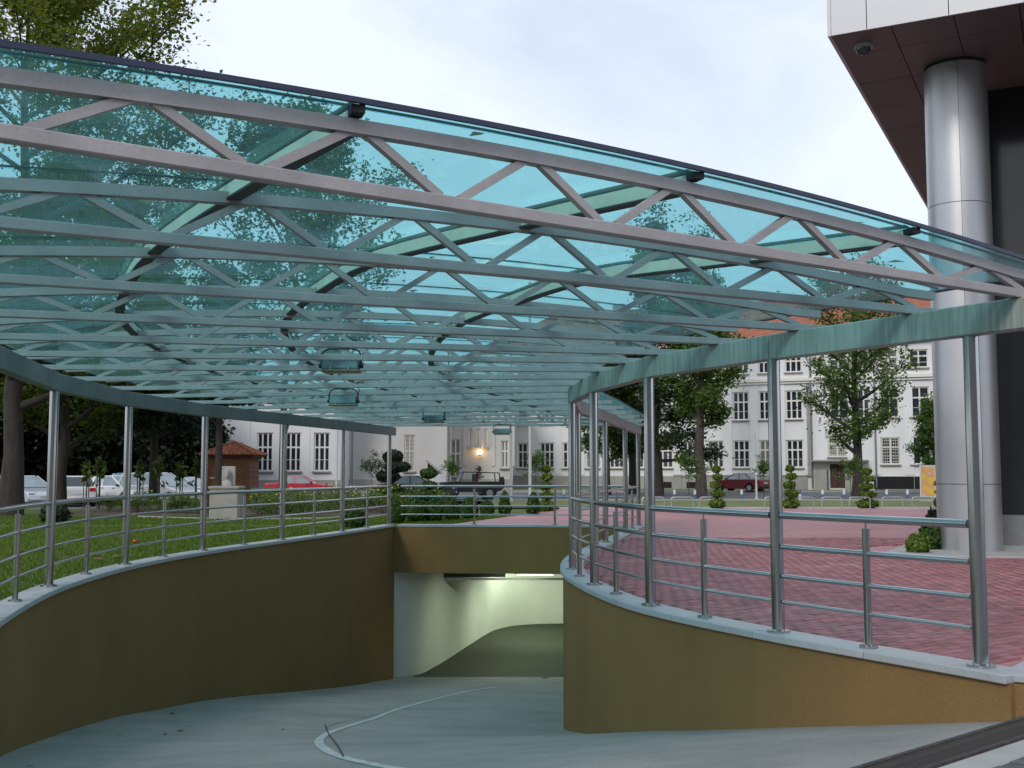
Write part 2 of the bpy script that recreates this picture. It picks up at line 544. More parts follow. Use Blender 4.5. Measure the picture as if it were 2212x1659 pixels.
M['verge'] = pm('dry_verge_grass', (0.14, 0.165, 0.055), 0.95, 0, 0.35, 1.1, bump=0.5, bscale=40)
M['terrain'] = pm('open_ground', (0.10, 0.12, 0.05), 0.95, 0, 0.3, 0.2)

def plaza_mat():
    m, nt, n, l, b = base_mat('red_paving')
    t = n.new('ShaderNodeTexCoord')
    q = n.new('ShaderNodeMapping')
    q.inputs['Rotation'].default_value = (0, 0, R_(-38))
    l.new(t.outputs['Object'], q.inputs['Vector'])
    br = n.new('ShaderNodeTexBrick')
    br.inputs['Scale'].default_value = 1.0
    br.inputs['Brick Width'].default_value = 0.21
    br.inputs['Row Height'].default_value = 0.105
    br.inputs['Mortar Size'].default_value = 0.006
    br.inputs['Color1'].default_value = (0.40, 0.175, 0.185, 1)
    br.inputs['Color2'].default_value = (0.47, 0.225, 0.235, 1)
    br.inputs['Mortar'].default_value = (0.33, 0.155, 0.16, 1)
    l.new(q.outputs[0], br.inputs['Vector'])
    a = n.new('ShaderNodeTexNoise')
    a.inputs['Scale'].default_value = 0.7
    a.inputs['Detail'].default_value = 8
    l.new(t.outputs['Object'], a.inputs['Vector'])
    r = ramp_node(n, [(0.3, (0.86,) * 3), (0.7, (1.15,) * 3)])
    l.new(a.outputs['Fac'], r.inputs['Fac'])
    mu = n.new('ShaderNodeMixRGB')
    mu.blend_type = 'MULTIPLY'
    mu.inputs['Fac'].default_value = 1
    l.new(br.outputs['Color'], mu.inputs['Color1'])
    l.new(r.outputs['Color'], mu.inputs['Color2'])
    l.new(mu.outputs['Color'], b.inputs['Base Color'])
    b.inputs['Roughness'].default_value = 0.55
    return m
M['plaza'] = plaza_mat()

def paver_mat():
    m = pm('red_paver', (0.33, 0.128, 0.138), 0.6, 0, 0.16, 9, bump=0.2, bscale=90, rand=0.24, fine=0.1, fscale=70)
    nt = m.node_tree
    n, l = nt.nodes, nt.links
    b = n['Principled BSDF']
    old = b.inputs['Base Color'].links[0].from_socket
    ge = n.new('ShaderNodeNewGeometry')
    a = n.new('ShaderNodeTexNoise')
    a.inputs['Scale'].default_value = 1.1
    a.inputs['Detail'].default_value = 7
    a.inputs['Roughness'].default_value = 0.65
    l.new(ge.outputs['Position'], a.inputs['Vector'])
    r = ramp_node(n, [(0.52, (0, 0, 0)), (0.70, (0.55, 0.55, 0.55))])
    l.new(a.outputs['Fac'], r.inputs['Fac'])
    mi = n.new('ShaderNodeMixRGB')
    mi.inputs['Color2'].default_value = (0.52, 0.30, 0.31, 1)     # worn, bleached blotches
    l.new(r.outputs['Color'], mi.inputs['Fac'])
    l.new(old, mi.inputs['Color1'])
    l.new(mi.outputs['Color'], b.inputs['Base Color'])
    return m
M['paver'] = paver_mat()
M['sett'] = pm('dark_sett', (0.115, 0.12, 0.13), 0.75, 0, 0.2, 8, bump=0.3, bscale=60, rand=0.2)

def poster_mat():
    m, nt, n, l, b = base_mat('poster_print')
    t = n.new('ShaderNodeTexCoord')
    a = n.new('ShaderNodeTexVoronoi')
    a.inputs['Scale'].default_value = 2.2
    l.new(t.outputs['Object'], a.inputs['Vector'])
    r = ramp_node(n, [(0.0, (0.75, 0.50, 0.06)), (0.4, (0.70, 0.42, 0.10)), (0.6, (0.62, 0.30, 0.20)), (0.9, (0.75, 0.66, 0.50))])
    l.new(a.outputs['Distance'], r.inputs['Fac'])
    l.new(r.outputs['Color'], b.inputs['Base Color'])
    b.inputs['Roughness'].default_value = 0.4
    return m
M['poster'] = poster_mat()

# ------------------------------------------------------------------ helpers for objects
ORIGIN = {}

def thing(name, label, cat, loc=(0, 0, 0), rotz=0.0, group=None, kind=None):
    o = bpy.data.objects.new(name, None)
    o.empty_display_size = 0.2
    o.location = loc
    o.rotation_euler = (0, 0, rotz)
    COL.objects.link(o)
    o['label'] = label
    o['category'] = cat
    if group:
        o['group'] = group
    if kind:
        o['kind'] = kind
    ORIGIN[o.name] = Vector(loc)
    return o

def tag(o, label=None, cat=None, group=None, kind=None):
    for k, v in (('label', label), ('category', cat), ('group', group), ('kind', kind)):
        if v:
            o[k] = v
    return o

def copy_tree(o, parent=None):
    c = o.copy()
    COL.objects.link(c)
    c.parent = parent
    if parent is not None:
        c.matrix_parent_inverse = o.matrix_parent_inverse.copy()
    for ch in o.children:
        copy_tree(ch, c)
    return c

def link_mesh(name, me, mat=None, parent=None, loc=(0, 0, 0), rot=(0, 0, 0), scale=(1, 1, 1)):
    o = bpy.data.objects.new(name, me)
    COL.objects.link(o)
    if mat is not None and len(me.materials) == 0:
        me.materials.append(mat)
    o.location = loc
    o.rotation_euler = rot
    o.scale = scale
    if parent is not None:
        o.parent = parent
        ORIGIN[o.name] = ORIGIN.get(parent.name, Vector((0, 0, 0)))
    return o

class MB:
    """collects faces and links them as one mesh"""
    def __init__(self):
        self.v, self.f, self.sm = [], [], []

    def add(self, vs, fs, smooth=False):
        k = len(self.v)
        self.v += [tuple(p) for p in vs]
        for q in fs:
            self.f.append(tuple(i + k for i in q))
            self.sm.append(smooth)
        return self

    def box(self, c, s, rz=0.0):
        x, y, z = s[0] / 2, s[1] / 2, s[2] / 2
        cs, sn = math.cos(rz), math.sin(rz)
        vs = []
        for sx, sy, sz in ((-1, -1, -1), (1, -1, -1), (1, 1, -1), (-1, 1, -1), (-1, -1, 1), (1, -1, 1), (1, 1, 1), (-1, 1, 1)):
            a, b = sx * x, sy * y
            vs.append((c[0] + a * cs - b * sn, c[1] + a * sn + b * cs, c[2] + sz * z))
        return self.add(vs, [(0, 3, 2, 1), (4, 5, 6, 7), (0, 1, 5, 4), (1, 2, 6, 5), (2, 3, 7, 6), (3, 0, 4, 7)])

    def bar(self, p0, p1, w, h, up=(0, 0, 1)):
        p0, p1 = Vector(p0), Vector(p1)
        d = (p1 - p0).normalized()
        s = d.cross(Vector(up)).normalized()
        u = s.cross(d).normalized()
        vs = []
        for p in (p0, p1):
            for a, b in ((-1, -1), (1, -1), (1, 1), (-1, 1)):
                vs.append(p + s * (a * w / 2) + u * (b * h / 2))
        return self.add(vs, [(0, 1, 2, 3), (7, 6, 5, 4), (0, 4, 5, 1), (1, 5, 6, 2), (2, 6, 7, 3), (3, 7, 4, 0)])

    def sweep(self, pts, w, h, closed_ends=True):
        """rectangular section kept upright along a path"""
        pts = [Vector(p) for p in pts]
        vs, fs = [], []
        for i, p in enumerate(pts):
            d = (pts[min(i + 1, len(pts) - 1)] - pts[max(i - 1, 0)]).normalized()
            s = Vector((d.y, -d.x, 0)).normalized()
            for a, b in ((-1, -1), (1, -1), (1, 1), (-1, 1)):
                vs.append(p + s * (a * w / 2) + Vector((0, 0, b * h / 2)))
        for i in range(len(pts) - 1):
            k = 4 * i
            for j in range(4):
                fs.append((k + j, k + 4 + j, k + 4 + (j + 1) % 4, k + (j + 1) % 4))
        fs.append((0, 1, 2, 3))
        k = 4 * (len(pts) - 1)
        fs.append((k + 3, k + 2, k + 1, k))
        return self.add(vs, fs)

    def tube(self, pts, r, n=10, caps=True):
        pts = [Vector(p) for p in pts]
        rs = r if isinstance(r, (list, tuple)) else [r] * len(pts)
        vs, fs = [], []
        ref = None
        for i, p in enumerate(pts):
            d = (pts[min(i + 1, len(pts) - 1)] - pts[max(i - 1, 0)]).normalized()
            if ref is None or abs(d.dot(ref)) > 0.98:
                ref = Vector((1, 0, 0)) if abs(d.x) < 0.8 else Vector((0, 1, 0))
            a = (ref - d * ref.dot(d)).normalized()
            ref = a
            b = d.cross(a)
            for k in range(n):
                t = 2 * math.pi * k / n
                vs.append(p + (a * math.cos(t) + b * math.sin(t)) * rs[i])
        for i in range(len(pts) - 1):
            for k in range(n):
                fs.append((i * n + k, i * n + (k + 1) % n, (i + 1) * n + (k + 1) % n, (i + 1) * n + k))
        self.add(vs, fs, True)
        if caps:
            self.add(vs[:n], [tuple(reversed(range(n)))])
            self.add(vs[-n:], [tuple(range(n))])
        return self

    def cyl(self, c, r, h, n=16, r2=None):
        return self.tube([(c[0], c[1], c[2]), (c[0], c[1], c[2] + h)], [r, r if r2 is None else r2], n)

    def prism(self, poly, z0, z1):
        n = len(poly)
        vs = [(p[0], p[1], z0) for p in poly] + [(p[0], p[1], z1) for p in poly]
        fs = [tuple(reversed(range(n))), tuple(range(n, 2 * n))]
        fs += [(i, (i + 1) % n, n + (i + 1) % n, n + i) for i in range(n)]
        return self.add(vs, fs)

    def extrude_xz(self, poly, y0, y1):
        n = len(poly)
        vs = [(p[0], y0, p[1]) for p in poly] + [(p[0], y1, p[1]) for p in poly]
        fs = [tuple(range(n)), tuple(reversed(range(n, 2 * n)))]
        fs += [((i + 1) % n, i, n + i, n + (i + 1) % n) for i in range(n)]
        return self.add(vs, fs)

    def lathe(self, prof, n=16, c=(0, 0, 0)):
        vs, fs = [], []
        for r, z in prof:
            for k in range(n):
                t = 2 * math.pi * k / n
                vs.append((c[0] + r * math.cos(t), c[1] + r * math.sin(t), c[2] + z))
        for i in range(len(prof) - 1):
            for k in range(n):
                fs.append((i * n + k, i * n + (k + 1) % n, (i + 1) * n + (k + 1) % n, (i + 1) * n + k))
        self.add(vs, fs, True)
        return self

    def mesh(self, name):
        me = bpy.data.meshes.new(name)
        me.from_pydata(self.v, [], self.f)
        me.polygons.foreach_set('use_smooth', self.sm)
        me.update()
        return me

    def build(self, name, mat, parent=None, local=False, bevel=0.0, seg=2):
        if parent is not None and not local:
            o = ORIGIN.get(parent.name, Vector((0, 0, 0)))
            self.v = [(p[0] - o.x, p[1] - o.y, p[2] - o.z) for p in self.v]
        me = self.mesh(name)
        ob = link_mesh(name, me, mat, parent)
        if bevel:
            md = ob.modifiers.new('bevel', 'BEVEL')
            md.width = bevel
            md.segments = seg
            md.limit_method = 'ANGLE'
            md.angle_limit = R_(35)
        return ob

def np_mesh(name, verts, faces_n, loops=None, smooth=False):
    """verts Nx3, faces MxK (all the same corner count)"""
    me = bpy.data.meshes.new(name)
    verts = np.asarray(verts, dtype=np.float32)
    faces = np.asarray(faces_n, dtype=np.int32)
    m, k = faces.shape
    me.vertices.add(len(verts))
    me.vertices.foreach_set('co', verts.ravel())
    me.loops.add(m * k)
    me.loops.foreach_set('vertex_index', faces.ravel())
    me.polygons.add(m)
    me.polygons.foreach_set('loop_start', np.arange(m, dtype=np.int32) * k)
    try:
        me.polygons.foreach_set('loop_total', np.full(m, k, dtype=np.int32))
    except Exception:
        pass
    if smooth:
        me.polygons.foreach_set('use_smooth', np.ones(m, dtype=bool))
    me.update(calc_edges=True)
    me.validate()
    return me

def spline(pts, n=24):
    P = np.array(pts, float)
    P = np.vstack([2 * P[0] - P[1], P, 2 * P[-1] - P[-2]])
    out = []
    for i in range(1, len(P) - 2):
        a, b, c, d = P[i - 1], P[i], P[i + 1], P[i + 2]
        for k in range(n):
            t = k / n
            out.append(.5 * (2 * b + (-a + c) * t + (2 * a - 5 * b + 4 * c - d) * t * t + (-a + 3 * b - 3 * c + d) * t ** 3))
    out.append(P[-2])
    return np.array(out)

class Line:
    """a plan curve measured by its length"""
    def __init__(self, pts):
        self.p = spline(pts)
        self.s = np.concatenate([[0], np.cumsum(np.hypot(*np.diff(self.p, axis=0).T))])
        self.len = float(self.s[-1])

    def at(self, s):
        x = np.interp(s, self.s, self.p[:, 0])
        y = np.interp(s, self.s, self.p[:, 1])
        if s < 0:
            d = self.dir(0)
            x, y = self.p[0, 0] + d[0] * s, self.p[0, 1] + d[1] * s
        if s > self.len:
            d = self.dir(self.len)
            x, y = self.p[-1, 0] + d[0] * (s - self.len), self.p[-1, 1] + d[1] * (s - self.len)
        return np.array([float(x), float(y)])

    def dir(self, s):
        a, b = max(0, s - .05), min(self.len, s + .05)
        d = np.array([np.interp(b, self.s, self.p[:, k]) - np.interp(a, self.s, self.p[:, k]) for k in (0, 1)])
        return d / np.hypot(*d)

    def off(self, s, o):          # o > 0 is to the right of travel
        d = self.dir(s)
        return self.at(s) + np.array([d[1], -d[0]]) * o

    def pts(self, s0, s1, step=0.3, o=0.0):
        n = max(2, int(math.ceil((s1 - s0) / step)) + 1)
        return [self.off(s, o) for s in np.linspace(s0, s1, n)]

ORD = ['first', 'second', 'third', 'fourth', 'fifth', 'sixth', 'seventh', 'eighth', 'ninth', 'tenth', 'eleventh', 'twelfth', 'thirteenth',
       'fourteenth', 'fifteenth', 'sixteenth', 'seventeenth', 'eighteenth', 'nineteenth', 'twentieth']

# ------------------------------------------------------------------ plan of the ramp
RL = Line([(3.62, 7.45), (3.32, 7.99), (2.29, 9.7), (1.43, 11.6), (1.01, 13.72), (.86, 15.9), (1.1, 18.59), (1.84, 22.0), (2.62, 25.8), (3.3, 29.0)])
LL = Line([(-2.2, 1.4), (-3.1, 4.4), (-4.04, 7.53), (-4.9, 10.41), (-5.57, 13.5), (-5.76, 16.69), (-5.44, 19.69), (-4.7, 22.83), (-3.95, 26.0), (-3.2, 29.6)])
R_POSTS = [0.62, 2.61, 4.7, 6.87, 9.05, 11.76, 15.25, 19.13, 22.25]
L_POSTS = [0.4, 3.13, 6.4, 9.41, 12.57, 15.77, 18.79, 22.02, 25.27, 28.75]
# trusses: feet surveyed on both beams
TR = [.20, 1.12, 2.30, 3.42, 4.47, 5.40, 6.45, 7.5, 8.6, 9.85, 11.3, 13.0, 14.8, 16.6, 18.5, 20.4, 22.25]
TLdir = [(-1.86, 3.96), (-2.54, 5.43), (-3.26, 7.01), (-3.97, 8.56), (-4.66, 10.04), (-5.33, 11.5)]
TL = []
for k in range(len(TR)):
    if k < len(TLdir):
        r0 = RL.at(TR[k])
        dv = np.array(TLdir[k]) - r0
        best, bs = 1e9, 0
        for s in np.linspace(-.5, 14, 600):
            p = LL.at(float(s))
            cr = abs((p[0] - r0[0]) * dv[1] - (p[1] - r0[1]) * dv[0]) / np.hypot(*dv)
            if cr < best:
                best, bs = cr, float(s)
        TL.append(bs)
    else:
        TL.append(12.1 + (k - 6) * 1.65)
TRP = [(RL.at(a), LL.at(b)) for a, b in zip(TR, TL)]
# level of the ramp at each truss line and beyond both ends
FZ_T = [-3, -1, -.3, 0, 1, 2, 3, 4, 5, 6, 7, 8, 9, 10, 11, 12, 13, 14, 15, 16, 17, 18, 19.5, 60]
FZ_Z = [-.20, -.21, -.235, -.28, -.48, -.73, -.98, -1.21, -1.44, -1.69, -1.91, -2.13, -2.37, -2.57, -2.80, -3.05, -3.30, -3.54, -3.76, -3.96, -4.10, -4.15, -4.17, -4.17]
_tl = np.array([[r[0], r[1], (l - r)[0], (l - r)[1]] for r, l in TRP])
_tl[:, 2:] /= np.hypot(_tl[:, 2], _tl[:, 3])[:, None]

def ramp_t(x, y):
    """which truss line (as a running number) passes over this spot"""
    d_ = (x - _tl[:, 0]) * _tl[:, 3] - (y - _tl[:, 1]) * _tl[:, 2]     # > 0 is farther up the ramp than the line
    d_ = -d_ if False else d_
    k = int(np.sum(d_ > 0)) - 1
    if k < 0:
        return max(-30.0, d_[0] / 1.3)
    if k >= len(d_) - 1:
        return len(d_) - 1 + d_[-1] / 1.6
    return k + d_[k] / (d_[k] - d_[k + 1] + 1e-9)

def floor_z(x, y):
    if y > 27.5:
        w_ = min(1, (y - 27.5) / 1.5)
        z2 = float(np.interp(y, [27.5, 29.1, 31, 33], [-3.72, -3.96, -4.12, -4.17]))
        return (1 - w_) * float(np.interp(ramp_t(x, y), FZ_T, FZ_Z)) + w_ * z2
    return float(np.interp(ramp_t(x, y), FZ_T, FZ_Z))

def on_floor(x, y):               # survey point on the ramp surface
    d = ray(x, y)
    t = 4.0
    for _ in range(400):
        p = Vector((0, 0, EYE)) + d * t
        if p.z <= floor_z(p.x, p.y):
            break
        t += 0.1
    lo, hi = t - 0.1, t
    for _ in range(25):
        mid = (lo + hi) / 2
        p = Vector((0, 0, EYE)) + d * mid
        if p.z <= floor_z(p.x, p.y):
            hi = mid
        else:
            lo = mid
    return Vector((0, 0, EYE)) + d * hi
# ------------------------------------------------------------------ ground sheets
def sheet(name, poly, z, mat, kind='structure'):
    o = MB().add([(p[0], p[1], z) for p in poly], [tuple(range(len(poly)))]).build(name, mat)
    o['kind'] = kind
    return o

def rects(name, rs, z, mat):
    b = MB()
    for x0, x1, y0, y1 in rs:
        b.add([(x0, y0, z), (x1, y0, z), (x1, y1, z), (x0, y1, z)], [(0, 1, 2, 3)])
    o = b.build(name, mat)
    o['kind'] = 'structure'
    return o

rects('ground', [(-1500, -45, -1500, 1500), (40, 1500, -1500, 1500), (-45, 40, 43.6, 1500), (-45, 40, -1500, -30), (-45, -8.2, -30, 1.4)], -.34, M['terrain'])

# ramp surface: one sheet that falls towards the garage door and runs on inside
gx = np.linspace(-8, 12, 61)
gy = np.concatenate([np.linspace(-8, 5, 8), np.linspace(5.25, 34, 116), np.linspace(35, 46, 8)])
vv = [(x, y, floor_z(x, y)) for y in gy for x in gx]
nx = len(gx)
ff = [(j * nx + i, j * nx + i + 1, (j + 1) * nx + i + 1, (j + 1) * nx + i) for j in range(len(gy) - 1) for i in range(nx - 1)]
ramp = MB().add(vv, ff, True).build('ramp_road', M['concrete'])
ramp['kind'] = 'structure'

# darker sealed floor inside the garage
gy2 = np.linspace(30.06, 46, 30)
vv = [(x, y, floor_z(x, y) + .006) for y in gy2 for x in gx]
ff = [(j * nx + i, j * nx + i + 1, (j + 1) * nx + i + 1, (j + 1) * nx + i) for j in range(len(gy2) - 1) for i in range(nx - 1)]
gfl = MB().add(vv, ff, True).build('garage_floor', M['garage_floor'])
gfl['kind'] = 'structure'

RET0, RET1 = np.array([3.45, 7.62]), np.array([8.6, 14.35])
FORE = [(0.6, 4.75), (3.46, 7.16), (9.0, 14.35), (40, 14.35), (40, -30), (-8.2, -30), (-8.2, 1.0), (-2.3, 1.0), (-1.5, 2.4)]
forecourt = sheet('forecourt_pavement', FORE, -.190, M['asphalt'])

rl = [tuple(p) for p in RL.pts(0.45, RL.len, 0.4, 0.0)]
ll = [tuple(p) for p in LL.pts(0.0, LL.len, 0.4, 0.0)]
PLAZA = rl + [(2.9, 29.25), (-1.45, 29.7), (-1.7, 30.4), (1.63, 41.5), (1.9, 43.6), (40, 43.6), (40, 14.35), (8.6, 14.35)]
plaza = sheet('plaza_paving', PLAZA, -.045, M['plaza'])
LAWN = ll + [(-1.45, 29.7), (-1.7, 30.4), (1.63, 41.5), (1.9, 43.6), (-45, 43.6), (-45, 1.4)]
sheet('lawn', LAWN, -.06, M['lawn'])
rects('paved_strip', [(1.9, 40, 43.6, 46.4)], -.07, M['kerb'])
rects('verge', [(-1.0, 60, 46.4, 58.0)], -.09, M['verge'])
rects('building_verge', [(-2, 70, 84.0, 112)], -.10, M['verge'])
rects('road', [(-90, 90, 58.0, 84.0)], -.125, M['asphalt'])
rects('parking_lot', [(-70, -1.0, 43.6, 58.0)], -.30, M['asphalt'])
kerb = MB().box((29.5, 58.0, -.10), (61, .22, .16)).build('road_kerb', M['kerb'])
kerb['kind'] = 'structure'
kerb = MB().box((30, 83.9, -.09), (90, .22, .14)).build('far_road_kerb', M['kerb'])
kerb['kind'] = 'structure'

# ------------------------------------------------------------------ ramp walls with coping stones
def coping(parent, line, s0, s1, n):
    step = (s1 - s0) / n
    for k in range(n):
        a, b = s0 + k * step + .003, s0 + (k + 1) * step - .003
        inn = line.pts(a, b, .3, .17)
        out = line.pts(a, b, .3, -.17)
        poly = [tuple(p) for p in inn] + [tuple(p) for p in reversed(out)]
        MB().prism(poly, -.06, 0.0).build('coping_stone', M['coping'], parent, bevel=.006, seg=1)

def ramp_wall(name, label, line, s0, s1, n):
    p0 = line.at(s0)
    t = thing(name, label, 'wall', (p0[0], p0[1], -.2))
    b = MB()
    pts = [(p[0], p[1], -2.37) for p in line.pts(s0, s1, .3)]
    b.sweep(pts, .26, 4.615)
    b.build('wall_body', M['ochre'], t)
    coping(t, line, s0, s1, n)
    return t

wall_l = ramp_wall('ramp_wall', 'long curved ochre rendered wall on the left side of the ramp, below the lawn', LL, 0, LL.len - .1, 24)
wall_r = ramp_wall('ramp_wall', 'curved ochre rendered wall on the right side of the ramp, below the red paving', RL, .30, RL.len, 18)
# return of the right wall along the forecourt
d = (RET1 - RET0) / np.hypot(*(RET1 - RET0))
nrm = np.array([d[1], -d[0]])
c0, c1 = RET0 + d * .02, RET1
b = MB()
b.sweep([(c0[0], c0[1], -.26), (c1[0], c1[1], -.26)], .24, .40)
b.build('return_wall', M['ochre'], wall_r)
q = [c0 + nrm * .16, c1 + nrm * .16, c1 - nrm * .16, c0 - nrm * .16]
MB().prism([tuple(p) for p in q], -.052, -.002).build('coping_stone', M['coping'], wall_r, bevel=.006, seg=1)

# lintel wall over the garage door
FA = Line([(-3.2 + .1, 29.6), (0, 29.3), (3.3 - .1, 29.0)])
t = thing('lintel_wall', 'dark ochre lintel wall above the garage opening at the foot of the ramp', 'wall', (0, 29.3, -1.25))
b = MB()
b.sweep([(p[0], p[1], -.660) for p in FA.pts(0, FA.len, .5)], .30, 1.195)
b.build('wall_body', M['ochre'], t)
coping(t, FA, .10, FA.len - .08, 5)

# ------------------------------------------------------------------ garage behind the opening
GW = [(-3.45, 30.15), (-2.62, 30.05), (-1.75, 34.4), (-.92, 38.5), (-.45, 40.0), (.25, 40.9), (1.3, 41.35), (3, 41.45), (12, 41.45)]
gw = thing('garage_wall', 'whitewashed garage wall curving away to the right inside the opening', 'wall', (-2.6, 30.0, -4.1))
GP = spline([(-3.30, 29.86), (-2.92, 29.98), (-2.55, 30.5), (-2.25, 31.9), (-1.75, 34.4), (-.92, 38.5), (-.45, 40.0), (.25, 40.9), (1.3, 41.35), (3, 41.45)], 8)
b = MB()
b.sweep([(p[0] - .1, p[1] + .02, -2.71) for p in GP] + [(12, 41.45, -2.71)], .2, 3.2)
fc = MB()
fp = [np.array(p) for p in GP] + [np.array([12, 41.45])]
fv, ff_ = [], []
for i, p in enumerate(fp):
    dv = fp[min(i + 1, len(fp) - 1)] - fp[max(i - 1, 0)]
    dv = dv / np.hypot(*dv)
    q = p + np.array([dv[1], -dv[0]]) * .012
    fv += [(q[0], q[1], -4.32), (q[0], q[1], -1.245)]
for i in range(len(fp) - 1):
    ff_.append((2 * i, 2 * i + 2, 2 * i + 3, 2 * i + 1))
fc.add(fv, ff_, True).build('plaster_face', M['white_wall'], gw)
b.sweep([(3.5, 29.0, -2.72), (12, 33, -2.72), (12, 42, -2.72)], .2, 3.2)
b.build('wall_body', M['white_wall'], gw)
ceil = MB().box((3.2, 36.2, -1.15), (18, 13.2, .19)).build('garage_ceiling', M['white_wall'])
ceil['kind'] = 'structure'
# rolled-up door hanging under the ceiling
t = thing('garage_shutter', 'rolled-up garage shutter hanging under the ceiling inside the opening', 'shutter', (0, 33.2, -1.5))
x0 = dp(959, 1241, 33.2).x
xm = dp(1092, 1241, 33.2).x
MB().box(((x0 + xm) / 2, 33.2, -1.48), (xm - x0, .35, .46)).build('roller_box', M['black'], t)
MB().box(((x0 + 4.2) / 2, 33.05, -1.765), (4.2 - x0, .10, .06)).build('bottom_rail', M['hoop'], t)
# fluorescent fittings (lit in the photograph)
TUBE = emit_mat('fluorescent_tube', (0.90, 1.0, 0.55), 6.0)
for k, (x, y, z, e) in enumerate([(.75, 36.6, -1.98, 42), (.6, 39.3, -1.45, 58), (4.5, 37.0, -1.45, 50), (.1, 31.9, -1.42, 32)]):
    t = thing('strip_light', ['lit fluorescent strip light hanging behind the rolled-up shutter', 'lit fluorescent strip light deepest in the garage by the curved wall',
                              'lit fluorescent strip light on the garage ceiling behind the right ramp wall', 'lit fluorescent strip light on the garage ceiling just behind the lintel wall'][k], 'lamp', (x, y, z), group='garage strip lights')
    MB().box((0, 0, .06), (1.25, .16, .05)).build('housing', M['bollard_white'], t, True)
    for s in (-.04, .04):
        MB().tube([(-.58, s, .015), (.58, s, .015)], .014, 8).build('tube', TUBE, t, True)
    if z < -1.6:
        for s in (-.5, .5):
            MB().tube([(s, 0, .08), (s, 0, .75)], .006, 6).build('hanger', M['hoop'], t, True)
    ld = bpy.data.lights.new('strip_light_glow', 'AREA')
    ld.shape = 'RECTANGLE'
    ld.size, ld.size_y = 1.2, .12
    ld.energy = e
    ld.color = (0.84, 1.0, 0.74)
    lo = bpy.data.objects.new('strip_light_glow', ld)
    lo.location = (0, 0, -.03)
    lo.parent = t
    COL.objects.link(lo)

# ------------------------------------------------------------------ markings, drain, setts
def ribbon(pts, w, dz):
    P = np.array([[p.x, p.y] for p in pts])
    P = spline(P, 8)
    vs, fs = [], []
    for i in range(len(P)):
        d = P[min(i + 1, len(P) - 1)] - P[max(i - 1, 0)]
        d = d / np.hypot(*d)
        nn = np.array([d[1], -d[0]])
        for s in (-1, 1):
            q = P[i] + nn * s * w / 2
            vs.append((q[0], q[1], floor_z(q[0], q[1]) + dz))
    for i in range(len(P) - 1):
        fs.append((2 * i, 2 * i + 1, 2 * i + 3, 2 * i + 2))
    return MB().add(vs, fs)

pix = [(900, 1668), (820, 1655), (745, 1638), (705, 1621), (689, 1605), (700, 1590), (735, 1575), (830, 1543), (900, 1521), (1000, 1495), (1070, 1484)]
o = ribbon([on_floor(*p) for p in pix], .095, .006).build('lane_marking', M['white_paint'], ramp)
o = ribbon([on_floor(*p) for p in [(702, 1566), (706, 1578), (722, 1603), (742, 1637)]], .015, .010).build('floor_crack', M['crack'], ramp)
o = ribbon([on_floor(*p) for p in [(705, 1571), (760, 1556), (900, 1520), (1010, 1493)]], .012, .004).build('floor_crack', M['crack'], ramp)
o = ribbon([on_floor(*p) for p in [(1175, 1466), (1200, 1447), (1226, 1428)]], .14, .004).build('expansion_joint', M['crack'], ramp)

dr = thing('floor_drain', 'narrow dark drain channel across the garage threshold', 'drain', (0, 29.95, -4.05))
MB().box((.2, 29.95, floor_z(0, 29.95) + .004), (5.6, .16, .02)).build('grating', M['iron'], dr)

A = np.array([1.40, 5.43])
Bp = np.array([3.47, 7.17])
dd = (Bp - A) / np.hypot(*(Bp - A))
ang = math.atan2(dd[1], dd[0])
Ld = float(np.hypot(*(Bp - A)))
dt = thing('drain_grate', 'rusty slotted drain grate across the top of the ramp by the right wall', 'drain', (A[0], A[1], -.19), ang)
for s in (-.115, .115):
    MB().box((Ld / 2, s, 0.004), (Ld, .03, .06)).build('rail', M['iron'], dt, True)
MB().box((Ld / 2, 0, -.05), (Ld, .20, .01)).build('channel', M['dark'], dt, True)
bm_ = MB().box((0, 0, 0), (.016, .20, .04)).mesh('grate_bar')
bm_.materials.append(M['iron'])
for k in range(int(Ld / .034)):
    link_mesh('grate_bar', bm_, None, dt, (.02 + k * .034, 0, 0.008))
MB().box((Ld / 2, -.23, .002), (Ld, .19, .035)).build('concrete_edging', M['kerb'], dt, True)
# dark setts beyond the drain
rnd = random.Random(4)
sm_ = MB().box((0, 0, 0), (.098, .098, .05)).mesh('sett')
sm_.materials.append(M['sett'])
nn = np.array([dd[1], -dd[0]])
for i in range(26):
    for j in range(7):
        p = A + dd * (.4 + i * .106) + nn * (.40 + j * .106)
        link_mesh('sett', sm_, None, forecourt, (p[0], p[1], -.180 + rnd.uniform(-.004, .004)), (0, 0, ang + rnd.uniform(-.03, .03)))
st = thing('kerb_stone', 'small rounded pale stone at the foot of the right wall end', 'stone', (3.50, 7.46, -.2))
MB().lathe([(0.0, .0), (.08, .0), (.09, .03), (.08, .07), (.05, .095), (0.0, .105)], 14).build('stone', M['coping'], st, True)

